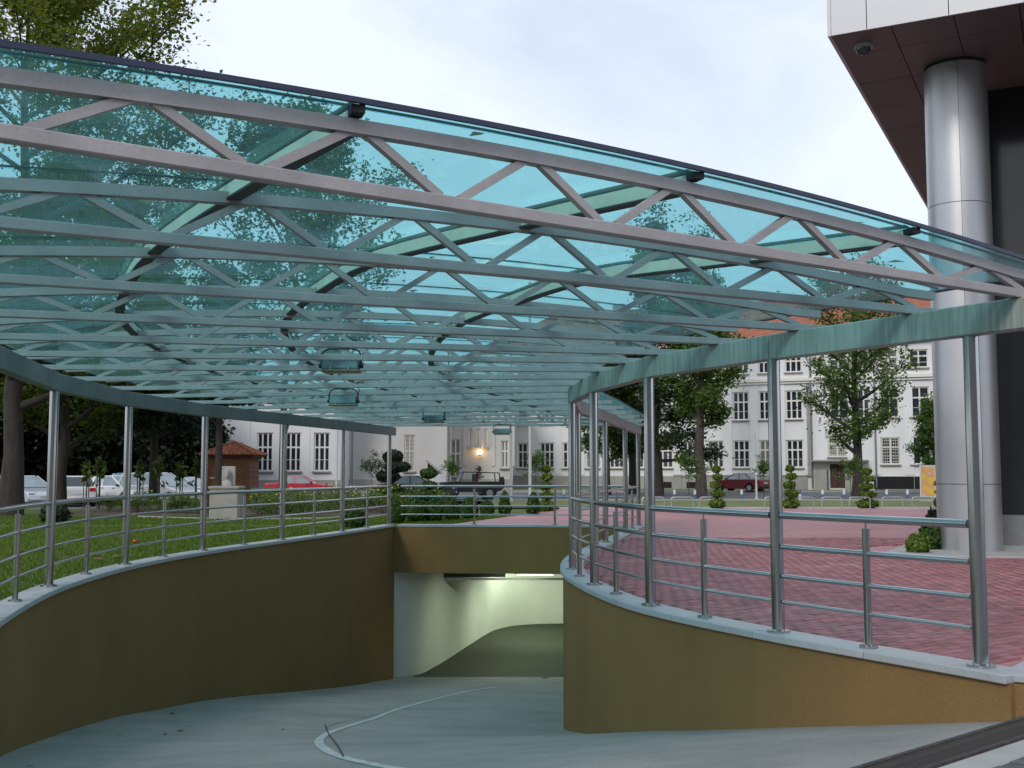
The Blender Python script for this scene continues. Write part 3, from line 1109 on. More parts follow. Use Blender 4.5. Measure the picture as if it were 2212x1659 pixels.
# ------------------------------------------------------------------ red pavers of the plaza near the ramp
PA = R_(38)
e1, e2 = np.array([math.cos(PA), math.sin(PA)]), np.array([-math.sin(PA), math.cos(PA)])
rp = RL.p
def right_of_wall(p):
    i = int(np.argmin((rp[:, 0] - p[0]) ** 2 + (rp[:, 1] - p[1]) ** 2))
    s = RL.s[i]
    dv = RL.dir(float(s))
    return float(np.dot(p - RL.at(float(s)), np.array([dv[1], -dv[0]])))
cand = []
org = np.array([3.4, 8.0])
for i in range(-70, 90):
    for j in range(-60, 190):
        p = org + e1 * ((i + .5 * (j % 2)) * .206) + e2 * (j * .104)
        if p[1] < 7.7 or p[1] > 24 or p[0] < .9 or p[0] / p[1] > .50:
            continue
        if p[1] > 17 and p[0] < 1.2:
            continue
        r = RET1 - RET0
        side = (p[0] - RET0[0]) * r[1] - (p[1] - RET0[1]) * r[0]
        if side / np.hypot(*r) > -.30 and p[1] < 15:
            continue
        if abs(p[1] - 16) < 9 and right_of_wall(p) < .28:
            continue
        if p[1] >= 25:
            continue
        if right_of_wall(p) < .28:
            continue
        cand.append(p)
cand = [p for p in cand if not ((p[0] - 8.1) ** 2 + (p[1] - 20.0) ** 2 < 1.8 ** 2)]
cand.sort(key=lambda p: p[0] ** 2 + p[1] ** 2)
rnd = random.Random(9)
pv = MB()
tx, ty, h = .099, .049, .022
pv.add([(-tx, -ty, -h), (tx, -ty, -h), (tx, ty, -h), (-tx, ty, -h), (-tx + .004, -ty + .004, 0), (tx - .004, -ty + .004, 0), (tx - .004, ty - .004, 0), (-tx + .004, ty - .004, 0)],
       [(4, 5, 6, 7), (0, 1, 5, 4), (1, 2, 6, 5), (2, 3, 7, 6), (3, 0, 4, 7)])
pvm = pv.mesh('paver')
pvm.materials.append(M['paver'])
for p in cand[:300]:
    link_mesh('paver', pvm, None, plaza, (p[0], p[1], -.026 + rnd.uniform(-.003, .003)), (rnd.uniform(-.008, .008), rnd.uniform(-.008, .008), PA + rnd.uniform(-.012, .012)))
base = np.array(pv.v)
fb = np.array(pv.f)
allv, allf = [], []
for k, p in enumerate(cand[300:]):
    a = PA + rnd.uniform(-.012, .012)
    c, s = math.cos(a), math.sin(a)
    x = base[:, 0] * c - base[:, 1] * s + p[0]
    y = base[:, 0] * s + base[:, 1] * c + p[1]
    z = base[:, 2] - .026 + rnd.uniform(-.003, .003)
    allv.append(np.stack([x, y, z], 1))
    allf.append(fb + 8 * k)
o = link_mesh('pavers', np_mesh('pavers', np.concatenate(allv), np.concatenate(allf)), M['paver'], plaza)
o['kind'] = 'stuff'
# ------------------------------------------------------------------ glass canopy
POST_TOP, BEAM_H, BEAM_W = 2.35, .22, .12
Z0 = POST_TOP + BEAM_H                     # trusses stand on the beams
can = thing('glass_canopy', 'curved canopy of teal glass on grey steel trusses and posts over the ramp', 'canopy', (0.0, 16.0, 0.0))

def flange(parent, p, r, name='base_flange'):
    MB().tube([(p[0], p[1], .001), (p[0], p[1], .018)], r, 20).build(name, M['steel'], parent)

for line, posts in ((RL, R_POSTS), (LL, L_POSTS)):
    for s in posts:
        p = line.at(s)
        po = MB().tube([(p[0], p[1], .0), (p[0], p[1], POST_TOP + .01)], .055, 24).build('post', M['steel'], can)
        flange(po, p, .098)

# the two edge beams, in straight lengths that meet at the posts
def beam(line, stops, mats):
    for k in range(len(stops) - 1):
        a, b = line.at(stops[k]), line.at(stops[k + 1])
        dv = (b - a) / np.hypot(*(b - a))
        a2, b2 = a - dv * (.0 if k else .0), b
        sg = Vector((a2[0], a2[1], POST_TOP + BEAM_H / 2 + (.002 if k % 2 else 0)))
        eg = Vector((b2[0], b2[1], POST_TOP + BEAM_H / 2 + (.002 if k % 2 else 0)))
        MB().bar(sg, eg, BEAM_W + (.004 if k % 2 else 0), BEAM_H).build('beam', mats(k), can, bevel=.008, seg=1)
beam(RL, [-.12, 2.61, 4.7, 6.87, 9.05, 11.76, 15.25, 19.13, 22.55], lambda k: M['beam'] if k < 4 else M["beam_out"])
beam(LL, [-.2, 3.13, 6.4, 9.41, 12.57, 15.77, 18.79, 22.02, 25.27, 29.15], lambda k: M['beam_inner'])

CH = .062
PAN = .935

def bow(t):                                # centre line of the top chord above that of the bottom chord
    return .125 + .165 * (1 - (2 * t - 1) ** 2)

def tpt(k, t, z):
    r, l_ = TRP[k]
    p = r + (l_ - r) * t
    return Vector((p[0], p[1], z))

for k in range(len(TRP)):
    r, l_ = TRP[k]
    Lk = float(np.hypot(*(l_ - r)))
    ex = .28 / Lk
    p0 = tpt(k, -ex, Z0 + CH / 2)
    p1 = tpt(k, 1 + ex, Z0 + CH / 2)
    tr = MB().bar(p0, p1, CH, CH).build('truss', M['zinc'], can, bevel=.006, seg=1)
    # bowed top chord
    ts = np.linspace(-ex * .8, 1 + ex * .8, 25)
    MB().sweep([tpt(k, t, Z0 + CH / 2 + bow(min(max(t, 0), 1))) for t in ts], CH, CH).build('top_chord', M['zinc'], tr)
    for q in range(int(Lk / PAN) + 2):
        xa = -.06 + q * PAN
        for x0_, x1_ in ((xa + .05, xa + PAN / 2 - .045), (xa + PAN - .05, xa + PAN / 2 + .045)):
            t0, t1 = x0_ / Lk, x1_ / Lk
            if min(t0, t1) < -.01 or max(t0, t1) > 1.01:
                continue
            a = tpt(k, t0, Z0 + CH * .9)
            b = tpt(k, t1, Z0 + bow(t1) + .012)
            MB().bar(a, b, .036, .040).build('diagonal', M['zinc'], tr)
    for e in (0, 1):                       # bearing plates on the beams
        c = tpt(k, e, Z0 + .004)
        MB().box(c, (.16, .16, .008)).build('bearing_plate', M['zinc'], tr)

# glazing bars run along the canopy on top of the trusses
off0 = [(1.25, 1.58, 2.0), (3.1, 3.4, 3.72), (5.1, 5.2, 5.27), (6.75, 6.6, 6.55)]
def bar_off(j, k):
    Lk = float(np.hypot(*(TRP[k][1] - TRP[k][0])))
    v = off0[j]
    o_ = v[0] if k == 0 else v[1] if k == 1 else v[2]
    return min(o_, Lk + .18) / Lk
GZ = .052                                   # glass lies above the top chord on the bars
def glass_pt(k, t, dz=0.0):
    return tpt(k, t, Z0 + CH + bow(min(max(t, -.1), 1.1)) + GZ + dz)
NT = len(TRP)
# front and back overhang
def over(k, t, ext, dz=0.0):
    a = glass_pt(0, t, dz) if k == 0 else glass_pt(NT - 1, t, dz)
    b = glass_pt(1, t, dz) if k == 0 else glass_pt(NT - 2, t, dz)
    d_ = (a - b)
    d_.z = 0
    d_.normalize()
    return a + d_ * ext
FRONT, BACK = .085, .30
BARH = .082
for j in range(3):
    pts = [glass_pt(k, bar_off(j, k), -BARH / 2 - .004) for k in range(NT)] + [over(1, bar_off(j, NT - 1), BACK, -BARH / 2 - .004)]
    P = spline([tuple(p) for p in pts], 4)
    o = MB().sweep([tuple(p) for p in P], .05, BARH).build('glazing_bar', M['bar'], can)
    o2 = MB().sweep([(p[0], p[1], p[2] - BARH / 2 - .006) for p in P], .08, .012).build('bar_flange', M['bar_dark'], o)
    o3 = MB().sweep([(p[0], p[1], p[2] + BARH / 2 + .024) for p in P], .06, .012).build('cover_strip', M['gasket'], o)
    e0, e1_ = over(0, bar_off(j, 0), FRONT, -.022), glass_pt(0, bar_off(j, 0), -.022)
    MB().bar(e0, e1_, .06, .036).build('bar_end', M['gasket'], o)

def tcols(k):
    return [-.045] + [bar_off(j, k) for j in range(3)] + [1.045]
rows = [('f', 0)] + [(k, k + 1) for k in range(NT - 1)] + [(NT - 1, 'b')]
def gpt(kk, t, dz, ref):
    if kk == 'f':
        return over(0, t, FRONT, dz)
    if kk == 'b':
        return over(1, t, BACK, dz)
    return glass_pt(kk, t, dz)
def kidx(kk):
    return 0 if kk == 'f' else NT - 1 if kk == 'b' else kk
for r0, r1 in rows:
    for j in range(4):
        n = 6
        vs, fs = [], []
        g = .004
        for dz in (0.0, .012):
            for i in range(n + 1):
                for kk, sgn in ((r0, 1), (r1, -1)):
                    tc_ = tcols(kidx(kk))
                    a, b = tc_[j] + .001, tc_[j + 1] - .001
                    vs.append(gpt(kk, a + (b - a) * i / n, dz, 0))
        m_ = 2 * (n + 1)
        # small joint between neighbouring panes along the canopy
        for q in range(0, len(vs), 2):
            dv = (vs[q + 1] - vs[q])
            dv.normalize()
            vs[q] = vs[q] + dv * g
            vs[q + 1] = vs[q + 1] - dv * g
        for i in range(n):
            a = 2 * i
            fs.append((a, a + 1, a + 3, a + 2))
            fs.append((m_ + a, m_ + a + 2, m_ + a + 3, m_ + a + 1))
            fs.append((a, a + 2, m_ + a + 2, m_ + a))
            fs.append((a + 1, m_ + a + 1, m_ + a + 3, a + 3))
        fs.append((0, m_, m_ + 1, 1))
        fs.append((2 * n, 2 * n + 1, m_ + 2 * n + 1, m_ + 2 * n))
        MB().add(vs, fs, False).build('glass_pane', M['glass'], can)
# dark trim along the front edge and slim ones along the other edges
ts = np.linspace(-.045, 1.045, 30)
MB().sweep([over(0, t, FRONT + .012, .008) for t in ts], .02, .024).build('edge_trim', M['trim'], can)
MB().sweep([over(1, t, BACK + .010, .006) for t in ts], .02, .026).build('edge_trim', M['trim'], can)
for t in (-.047, 1.047):
    pts = [over(0, t, FRONT, .006)] + [glass_pt(k, t, .006) for k in range(NT)] + [over(1, t, BACK, .006)]
    MB().sweep(pts, .014, .022).build('edge_trim', M['gasket'], can)

for k in range(NT):
    ts_ = np.linspace(-.04, 1.04, 22)
    MB().sweep([glass_pt(k, t, .013) for t in ts_], .022, .006).build('joint_seal', M['gasket'], can)
rl_ = random.Random(21)
lb_ = MB()
for _ in range(110):
    k = rl_.randrange(NT - 1)
    fr_ = rl_.random()
    t = rl_.uniform(0, 1)
    c = glass_pt(k, t, .018).lerp(glass_pt(k + 1, t, .018), fr_)
    a_ = rl_.uniform(0, 6.28)
    w_ = rl_.uniform(.02, .045)
    ca, sa_ = math.cos(a_) * w_, math.sin(a_) * w_
    lb_.add([(c.x - ca * 1.6, c.y - sa_ * 1.6, c.z), (c.x + sa_, c.y - ca, c.z + .008), (c.x + ca * 1.6, c.y + sa_ * 1.6, c.z + .003), (c.x - sa_, c.y + ca, c.z + .010)], [(0, 1, 2, 3)])
lo_ = lb_.build('leaf_litter', M['fallen'], can)
lo_['kind'] = 'stuff'

# ------------------------------------------------------------------ floodlights under the trusses
def floodlight():
    t = thing('floodlight', '', 'lamp', (0, 0, 0), group='floodlights hanging under the canopy')
    # body: a bent-metal trough, wider at the mouth
    prof = [(-.09, .13), (.09, .13), (.125, .02), (.125, -.005), (-.125, -.005), (-.125, .02)]
    b = MB()
    n = len(prof)
    vs = [(-.20, p[0], p[1]) for p in prof] + [(.20, p[0], p[1]) for p in prof]
    fs = [tuple(range(n)), tuple(reversed(range(n, 2 * n)))] + [((i + 1) % n, i, n + i, n + (i + 1) % n) for i in range(n)]
    b.add(vs, fs).build('housing', M['lamp_body'], t, True, bevel=.012)
    r_ = MB().box((0, 0, -.012), (.43, .275, .018)).build('mouth_rim', M['lamp_lip'], t, True, bevel=.004)
    MB().box((0, 0, -.024), (.38, .225, .006)).build('front_glass', M['lamp_glass'], r_, True)
    for s in (-.1, .1):
        MB().box((s, -.137, .012), (.022, .014, .05)).build('clip', M['hoop'], t, True)
    pts = [(-.222, 0, .05), (-.222, 0, .15), (-.20, 0, .21), (-.14, 0, .24), (.14, 0, .24), (.20, 0, .21), (.222, 0, .15), (.222, 0, .05)]
    MB().tube(pts, .010, 8).build('bracket', M['black'], t, True)
    for s in (-.225, .225):
        MB().tube([(s - .02, 0, .05), (s + .02, 0, .05)], .028, 10).build('knob', M['black'], t, True)
    MB().tube([(.12, .0, .24), (.05, .0, .33), (-.02, .02, .40)], .016, 8).build('hanger', M['hoop'], t, True)
    MB().tube([(.20, 0, .10), (.24, .05, .22), (.16, .12, .34), (.02, .2, .40)], .007, 6).build('cable', M['black'], t, True)
    return t
fl0 = floodlight()
for k, (x, y, w, lab) in enumerate([(737, 790, 84, 'grey floodlight nearest the camera, hanging under the canopy trusses'), (742, 864, 60, 'second grey floodlight under the canopy, just behind the nearest one'),
                                    (937, 901, 43, 'third grey floodlight under the canopy, right of the two nearest'), (1084, 927, 32, 'smallest and farthest grey floodlight at the far edge of the canopy')]):
    o = fl0 if k == 0 else copy_tree(fl0)
    D = [12.3, 17.0, 22.6, 28.4][k]
    p = dp(x, y + 10, D)
    o.location = p
    o.scale = (1, 1, 1)
    o['label'] = lab

# ------------------------------------------------------------------ railings
RH = [(1.0, .032), (.73, .023), (.48, .019), (.26, .016)]
def railing(name, label, line, stops, mids, ends=True):
    p = line.at(stops[0])
    t = thing(name, label, 'railing', (p[0], p[1], 0))
    for k in range(len(stops) - 1):
        a, b = stops[k], stops[k + 1]
        for hh, rr in RH:
            pts = line.pts(a + .068, b - .068, .25)
            MB().tube([(q[0], q[1], hh) for q in pts], rr, 12).build('rail', M['steel'], t)
    for s in mids:
        q = line.at(s)
        bl = MB().tube([(q[0], q[1], .0), (q[0], q[1], .925)], .030, 16).build('baluster', M['steel'], t)
        MB().tube([(q[0], q[1], .925), (q[0], q[1], .975)], .008, 8).build('pin', M['steel'], bl)
        flange(bl, q, .072)
    return t
def mid(st):
    return [(a + b) / 2 for a, b in zip(st[:-1], st[1:])]
railing('railing', 'stainless railing along the right ramp wall beside the red paving', RL, R_POSTS, mid(R_POSTS))
railing('railing', 'stainless railing along the left ramp wall beside the lawn', LL, L_POSTS, mid(L_POSTS))
FAP = [.09, FA.len * .335, FA.len * .67, FA.len - .06]
rf = railing('railing', 'short straight stainless railing on the lintel wall at the far end', FA, [.09, FA.len - .06], FAP[1:3])
# ------------------------------------------------------------------ modern building on the right (overhanging storey on a column)
SOF = 8.85
K0 = gp(1795, 78, SOF)
KA = gp(2212, 20, SOF)
KB = gp(2025, 480, SOF)
vB = (KB - K0)
vB.z = 0
vB.normalize()
uB = Vector((vB.y, -vB.x, 0))                # along the front, at a right angle
mb = thing('modern_building', 'overhanging white clad modern building with brown soffit at the right edge', 'building', (K0.x, K0.y, 0), math.atan2(uB.y, uB.x))
# local frame: x along the front (to the right), y into the depth
def to_local(p):
    d_ = Vector((p.x - K0.x, p.y - K0.y, 0))
    return d_.dot(uB), d_.dot(vB)
uw = [to_local(gp(1873, 66, SOF))[0], to_local(gp(2052, 43, SOF))[0]]
fx = [0.0, uw[0], uw[1], uw[1] * 2 - uw[0], uw[1] * 3 - 2 * uw[0], 16.0]
D_B, W_B, TOPB = 24.0, 16.0, 15.5
MB().box((W_B / 2 + .06, D_B / 2 + .06, (SOF + .06 + TOPB) / 2), (W_B - .12, D_B - .12, TOPB - SOF - .06)).build('core', M['dark'], mb, True)
for a, b in zip(fx[:-1], fx[1:]):
    for z0, z1 in ((SOF, SOF + 1.9), (SOF + 1.9, SOF + 4.0), (SOF + 4.0, TOPB)):
        MB().box(((a + b) / 2, .03, (z0 + z1) / 2), (b - a - .014, .06, z1 - z0 - .014)).build('facade_panel', M['panel_white'], mb, True)
ys = np.linspace(0, D_B, 17)
for a, b in zip(ys[:-1], ys[1:]):
    for z0, z1 in ((SOF, SOF + 1.9), (SOF + 1.9, SOF + 4.0), (SOF + 4.0, TOPB)):
        MB().box((-.03, (a + b) / 2, (z0 + z1) / 2), (.06, b - a - .014, z1 - z0 - .014)).build('facade_panel', M['panel_white'], mb, True)
u1 = to_local(gp(1927, 63, SOF))[0]
sx = [0.0, u1, 2 * u1, 3 * u1, 4 * u1, 5.2 * u1, 6.6 * u1]
v1 = to_local(gp(1824, 121, SOF))[1]
sy = [.03] + [v1 + 1.62 * k for k in range(15)]
for i in range(len(sx) - 1):
    for j in range(len(sy) - 1):
        if sx[i] > 6.5 and sy[j] > 12:
            continue
        MB().box(((sx[i] + sx[i + 1]) / 2, (sy[j] + sy[j + 1]) / 2, SOF + .025), (sx[i + 1] - sx[i] - .016, sy[j + 1] - sy[j] - .016, .05)).build('soffit_panel', M['panel_soffit'], mb, True)
# recessed dark glazed ground floors
MB().box((2.2 + 6, 4.2 + 8, SOF / 2 + .25), (12, 16, SOF - .5)).build('glazed_wall', M['curtain'], mb, True)
for k in range(7):
    MB().box((2.17, 4.23 + k * 1.6, SOF / 2 + .3), (.06, .06, SOF - .7)).build('mullion', M['gasket'], mb, True)
for k in range(5):
    MB().box((2.2 + .8 + k * 1.6, 4.17, SOF / 2 + .3), (.06, .06, SOF - .7)).build('mullion', M['gasket'], mb, True)
MB().box((2.15 + 6, 4.1 + 8, .25), (12.2, 16.2, .62)).build('base_panel', M['grey_panel'], mb, True)
# steel-clad column
cb = gp(2112, 1197, -.05)
cx, cy = to_local(Vector((cb.x + .10, cb.y + .55, 0)))
colr = .545
cz = [-.04, 1.16, 6.20, SOF - .06]
cl = MB().cyl((cx, cy, -.04), colr - .012, SOF + .04, 48).build('column_core', M['gasket'], mb, True)
for a, b in zip(cz[:-1], cz[1:]):
    for half in (0, 1):
        vs, fs = [], []
        n = 28
        a0 = math.pi * half + R_(252) - math.atan2(uB.y, uB.x) + .006
        sk, rim = MB(), MB()
        for i in range(n):
            ta_, tb_ = a0 + (math.pi - .012) * i / n, a0 + (math.pi - .012) * (i + 1) / n
            pa = [(cx + rr * math.cos(tq), cy + rr * math.sin(tq)) for tq in (ta_, tb_) for rr in (colr, colr - .01)]
            for z, up in ((a + .006, 0), (b - .006, 1)):
                q4 = [(pa[0][0], pa[0][1], z), (pa[2][0], pa[2][1], z), (pa[3][0], pa[3][1], z), (pa[1][0], pa[1][1], z)]
                rim.add(q4, [(0, 1, 2, 3) if up else (3, 2, 1, 0)])
        for i in range(n + 1):
            tt = a0 + (math.pi - .012) * i / n
            for z in (a + .006, b - .006):
                vs.append((cx + colr * math.cos(tt), cy + colr * math.sin(tt), z))
        for i in range(n):
            fs.append((2 * i, 2 * i + 2, 2 * i + 3, 2 * i + 1))
        sk.add(vs, fs, True)
        sk.add(rim.v, rim.f, False)
        sk.build('column_cladding', M['column'], cl, True)
MB().cyl((cx, cy, -.05), colr + .06, .035, 40).build('column_base', M['grey_panel'], cl, True)
# granite border around the column and planting strip
g = thing('granite_border', 'low grey granite slab at the foot of the steel column', 'paving', (cb.x, cb.y, -.04))
gpz = -.02
poly = [gp(1895, 1201, gpz), gp(1968, 1172, gpz), gp(2230, 1168, gpz), gp(2400, 1185, gpz), gp(2330, 1206, gpz)]
MB().prism([(p.x, p.y) for p in poly], -.05, -.005).build('slab', M['kerb'], g, bevel=.01, seg=1)
# dome camera on the soffit
p = gp(1865, 98, SOF)
cam_t = thing('security_camera', 'small dark dome camera on the brown soffit', 'camera', (p.x, p.y, SOF))
MB().cyl((0, 0, -.06), .16, .06, 20).build('mount', M['panel_white'], cam_t, True)
MB().lathe([(.13, -.06), (.125, -.10), (.10, -.15), (.05, -.18), (0.001, -.19)], 20).build('dome', M['car_glass'], cam_t, True)

# ------------------------------------------------------------------ far buildings
def wall_holes(w, h, holes, z0=0.0, depth=.45, x0=0.0):
    """front at y=0 looking towards -y, with reveals"""
    xs = sorted(set([x0, x0 + w] + [a for q in holes for a in (q[0], q[1])]))
    zs = sorted(set([z0, z0 + h] + [a for q in holes for a in (q[2], q[3])]))
    b = MB()
    for i in range(len(xs) - 1):
        for j in range(len(zs) - 1):
            cxm, czm = (xs[i] + xs[i + 1]) / 2, (zs[j] + zs[j + 1]) / 2
            if any(q[0] < cxm < q[1] and q[2] < czm < q[3] for q in holes):
                continue
            b.add([(xs[i], 0, zs[j]), (xs[i + 1], 0, zs[j]), (xs[i + 1], 0, zs[j + 1]), (xs[i], 0, zs[j + 1])], [(0, 1, 2, 3)])
    for a, c, e, f in holes:
        r = .22
        b.add([(a, 0, e), (c, 0, e), (c, r, e), (a, r, e)], [(0, 1, 2, 3)])
        b.add([(a, 0, f), (c, 0, f), (c, r, f), (a, r, f)], [(3, 2, 1, 0)])
        b.add([(a, 0, e), (a, 0, f), (a, r, f), (a, r, e)], [(0, 3, 2, 1)])
        b.add([(c, 0, e), (c, 0, f), (c, r, f), (c, r, e)], [(0, 1, 2, 3)])
        b.add([(a, r + .1, e), (c, r + .1, e), (c, r + .1, f), (a, r + .1, f)], [(0, 1, 2, 3)])
    return b

WCACHE = {}
def window(parent, a, c, e, f, cols=3, transom=.62, sub=True, grille=False, pale=False, y=.16):
    """frame in the reveal with each pane its own piece; alike windows share meshes"""
    w, h = c - a, f - e
    key = (round(w, 2), round(h, 2), cols, round(transom, 2), sub, grille)
    if key not in WCACHE:
        b = MB()
        ft = .105
        b.box((w / 2, 0, ft / 2), (w, .07, ft)).box((w / 2, 0, h - ft / 2), (w, .07, ft))
        for i in range(cols + 1):
            x = min(max(w * i / cols, ft / 2), w - ft / 2)
            wd = ft if 0 < i < cols else ft
            b.box((x, 0, h / 2), (wd * 1.15, .074, h - ft * 1.9))
        rows_ = [(ft, h - ft)]
        if transom:
            zt = h * transom
            b.box((w / 2, 0, zt), (w - ft, .078, ft * 1.2))
            rows_ = [(ft, zt - ft * .6), (zt + ft * .6, h - ft)]
        if sub:
            b.box((w / 2, 0, h * transom * .48), (w - ft, .05, .035))
        fm = b.mesh('window')
        fm.materials.append(M['frame'])
        pms = []
        for r0, r1 in rows_:
            for i in range(cols):
                xa = w * i / cols + ft * .6
                xb = w * (i + 1) / cols - ft * .6
                me = MB().box((0, 0, 0), (xb - xa, .02, r1 - r0)).mesh('pane')
                pms.append((me, ((xa + xb) / 2, .035, (r0 + r1) / 2)))
        gm = None
        if grille:
            b = MB()
            for i in range(1, 9):
                b.box((w * i / 9, -.11, h / 2), (.025, .02, h))
            for i in range(1, 9):
                b.box((w / 2, -.11, h * i / 9), (w, .022, .025))
            gm = b.mesh('grille')
            gm.materials.append(M['frame'])
        WCACHE[key] = (fm, pms, gm)
    fm, pms, gm = WCACHE[key]
    wo = link_mesh('window', fm, None, parent, (a, y, e))
    for me, pos in pms:
        o = bpy.data.objects.new('pane', me)
        COL.objects.link(o)
        o.parent = wo
        o.location = pos
        if len(me.materials) == 0:
            me.materials.append(M['pane'])
        if pale:
            o.material_slots[0].link = 'OBJECT'
            o.material_slots[0].material = M['pane_pale']
    if gm is not None:
        g_ = bpy.data.objects.new('grille', gm)
        COL.objects.link(g_)
        g_.parent = wo
    return wo

def facade_x(px, O, u):                       # where a line of sight in the photograph meets the facade line
    d_ = ray(px, 1000)
    k = d_.x / d_.y
    return (k * O[1] - O[0]) / (u[0] - k * u[1])

# --- long building on the right
Pa, Pb = np.array([3.4, 103.3]), np.array([33.2, 90.0])
u = (Pb - Pa) / np.hypot(*(Pb - Pa))
O = Pa - u * 7.5
th = math.atan2(u[1], u[0])
LB = 68.0
lb = thing('long_building', 'long white rendered building with red tiled roof behind the trees on the right', 'building', (O[0], O[1], -.1), th)
fxp = lambda px: facade_x(px, O, u)
wx = [fxp(1185), fxp(1232), fxp(1280)]
x1602, x1717 = fxp(1602), fxp(1717.5)
pitch = (x1717 - x1602) / 2
wx = [x1717 - pitch * k for k in range(0, 17)]
WW = 1.42
rows3 = [(1.85, 4.2), (5.95, 8.4), (9.95, 11.45)]
holes, wins = [], []
for xc in wx:
    for r, (e, f) in enumerate(rows3):
        if xc < 1.2:
            continue
        holes.append((xc - WW / 2, xc + WW / 2, e, f))
        wins.append((xc - WW / 2, xc + WW / 2, e, f, 3, .64, r < 2, False))
more = [(fxp(1815), 1.5, [1, 2], False), (fxp(1862), 1.42, [1, 2], False), (fxp(1924), 1.5, [0, 1, 2], True), (fxp(1990), 1.5, [0, 1, 2], False)]
k = fxp(1990)
for q in range(1, 9):
    more.append((k + q * 2.6, 1.42, [0, 1, 2], False))
for xc, w_, rs, gr in more:
    for r in rs:
        e, f = rows3[r]
        if r == 0:
            e, f = e + .25, f + .1
        holes.append((xc - w_ / 2, xc + w_ / 2, e, f))
        wins.append((xc - w_ / 2, xc + w_ / 2, e, f, 3 if w_ < 1.45 else 2, .64, True, gr and r == 0))
# window over the door with a grille, the door and the cellar openings
xd = fxp(1809)
holes.append((xd - .75, xd + .75, 2.75, 4.5))
wins.append((xd - .75, xd + .75, 2.75, 4.5, 2, .62, True, True))
holes.append((xd - .62, xd + .62, 0.15, 2.15))
wall_holes(LB, 12.4, holes).build('wall', M['render'], lb, True)
for i, q in enumerate(wins):
    window(lb, q[0], q[1], q[2], q[3], q[4], q[5], q[6], q[7], pale=(i % 7 == 3))
    MB().box(((q[0] + q[1]) / 2, -.06, q[2] - .05), (q[1] - q[0] + .16, .30, .09)).build('window_sill', M['sill'], lb, True)
dd_ = MB().box((xd, .14, 1.15), (1.2, .08, 2.0)).build('door', M['door'], lb, True)
MB().box((xd, .09, 1.15), (.03, .04, 1.9)).build('door_joint', M['dark'], dd_, True)
MB().box((xd + .12, .08, 1.1), (.03, .06, .16)).build('door_handle', M['hoop'], dd_, True)
for s in (-1, 1):
    MB().box((xd + s * 1.25 + (.3 if s > 0 else 0), -.5, .75), (1.0 if s < 0 else 1.7, .9, 1.75)).build('entrance_side_wall', M['plinth'], lb, True, bevel=.02)
MB().box((xd + .2, -.55, 2.42), (4.6, 1.3, .14)).build('entrance_canopy', M['sill'], lb, True, bevel=.02)
# plinth in stone courses, string course, cornice, pilaster strips
xp = [-.02]
while xp[-1] < LB:
    xp.append(xp[-1] + 1.55)
for a, b in zip(xp[:-1], xp[1:]):
    if a < xd + 2.4 and b > xd - 2.0:
        continue
    MB().box(((a + b) / 2, -.07, .57), (b - a - .02, .16, 1.12)).build('plinth_block', M['plinth'], lb, True)
MB().box((xd - 8, -.085, 1.18), ((xd - 2.0) * 2 - (xd - 8) * 2 + 0.0, .22, .10)).build('plinth_cap', M['sill'], lb, True)
for px in (1440, 1495, 1580, 1640, 1705):
    xc = fxp(px)
    MB().box((xc, -.16, .35), (.95, .05, .52)).build('cellar_window', M['dark'], lb, True)
for px, w_ in ((1930, 3.1), (1995, 1.4)):
    xc = fxp(px)
    MB().box((xc, -.16, .62), (w_, .05, 1.0)).build('cellar_window', M['dark'], lb, True)
MB().box((LB / 2, -.17, 9.3), (LB + .3, .36, .26)).build('string_course', M['frame'], lb, True)
MB().box((LB / 2, -.10, 9.06), (LB + .2, .22, .16)).build('string_course', M['render'], lb, True)
MB().box((LB / 2, -.30, 12.45), (LB + .7, .75, .30)).build('cornice', M['render'], lb, True)
for xc in [x + pitch / 2 for x in wx] + [x1717 + pitch / 2 + .25, fxp(1893), fxp(1965)]:
    if 1 < xc < LB:
        MB().box((xc, -.035, 5.1), (.72, .07, 7.7)).build('pilaster', M['render'], lb, True)
for px in (1755, 1893):
    MB().tube([(fxp(px), -.16, .2), (fxp(px), -.16, 12.2)], .07, 8).build('downpipe', M['pole_grey'], lb, True)
MB().add([(0, .01, 0), (0, 12, 0), (0, 12, 12.4), (0, .01, 12.4), (LB, .01, 0), (LB, 12, 0), (LB, 12, 12.4), (LB, .01, 12.4)],
         [(0, 3, 2, 1), (4, 5, 6, 7), (1, 2, 6, 5)]).build('side_walls', M['render'], lb, True)
# hipped tiled roof
ov = .55
rz, rt = 12.58, 17.0
rv = [(-ov, -ov, rz), (LB + ov, -ov, rz), (LB + ov, 12 + ov, rz), (-ov, 12 + ov, rz), (5.5, 6, rt), (LB - 5.5, 6, rt)]
rf_ = MB().add(rv, [(0, 1, 5, 4), (1, 2, 5), (2, 3, 4, 5), (3, 0, 4), (3, 2, 1, 0)]).build('roof', M['red_roof'], lb, True)
MB().tube([(5.5, 6, rt), (LB - 5.5, 6, rt)], .14, 8).build('ridge', M['tile'], rf_, True)
for xc in (12, 27, 44):
    MB().box((xc, 7.4, rt - .1), (1.1, .8, 2.0)).build('chimney', M['plinth'], rf_, True)

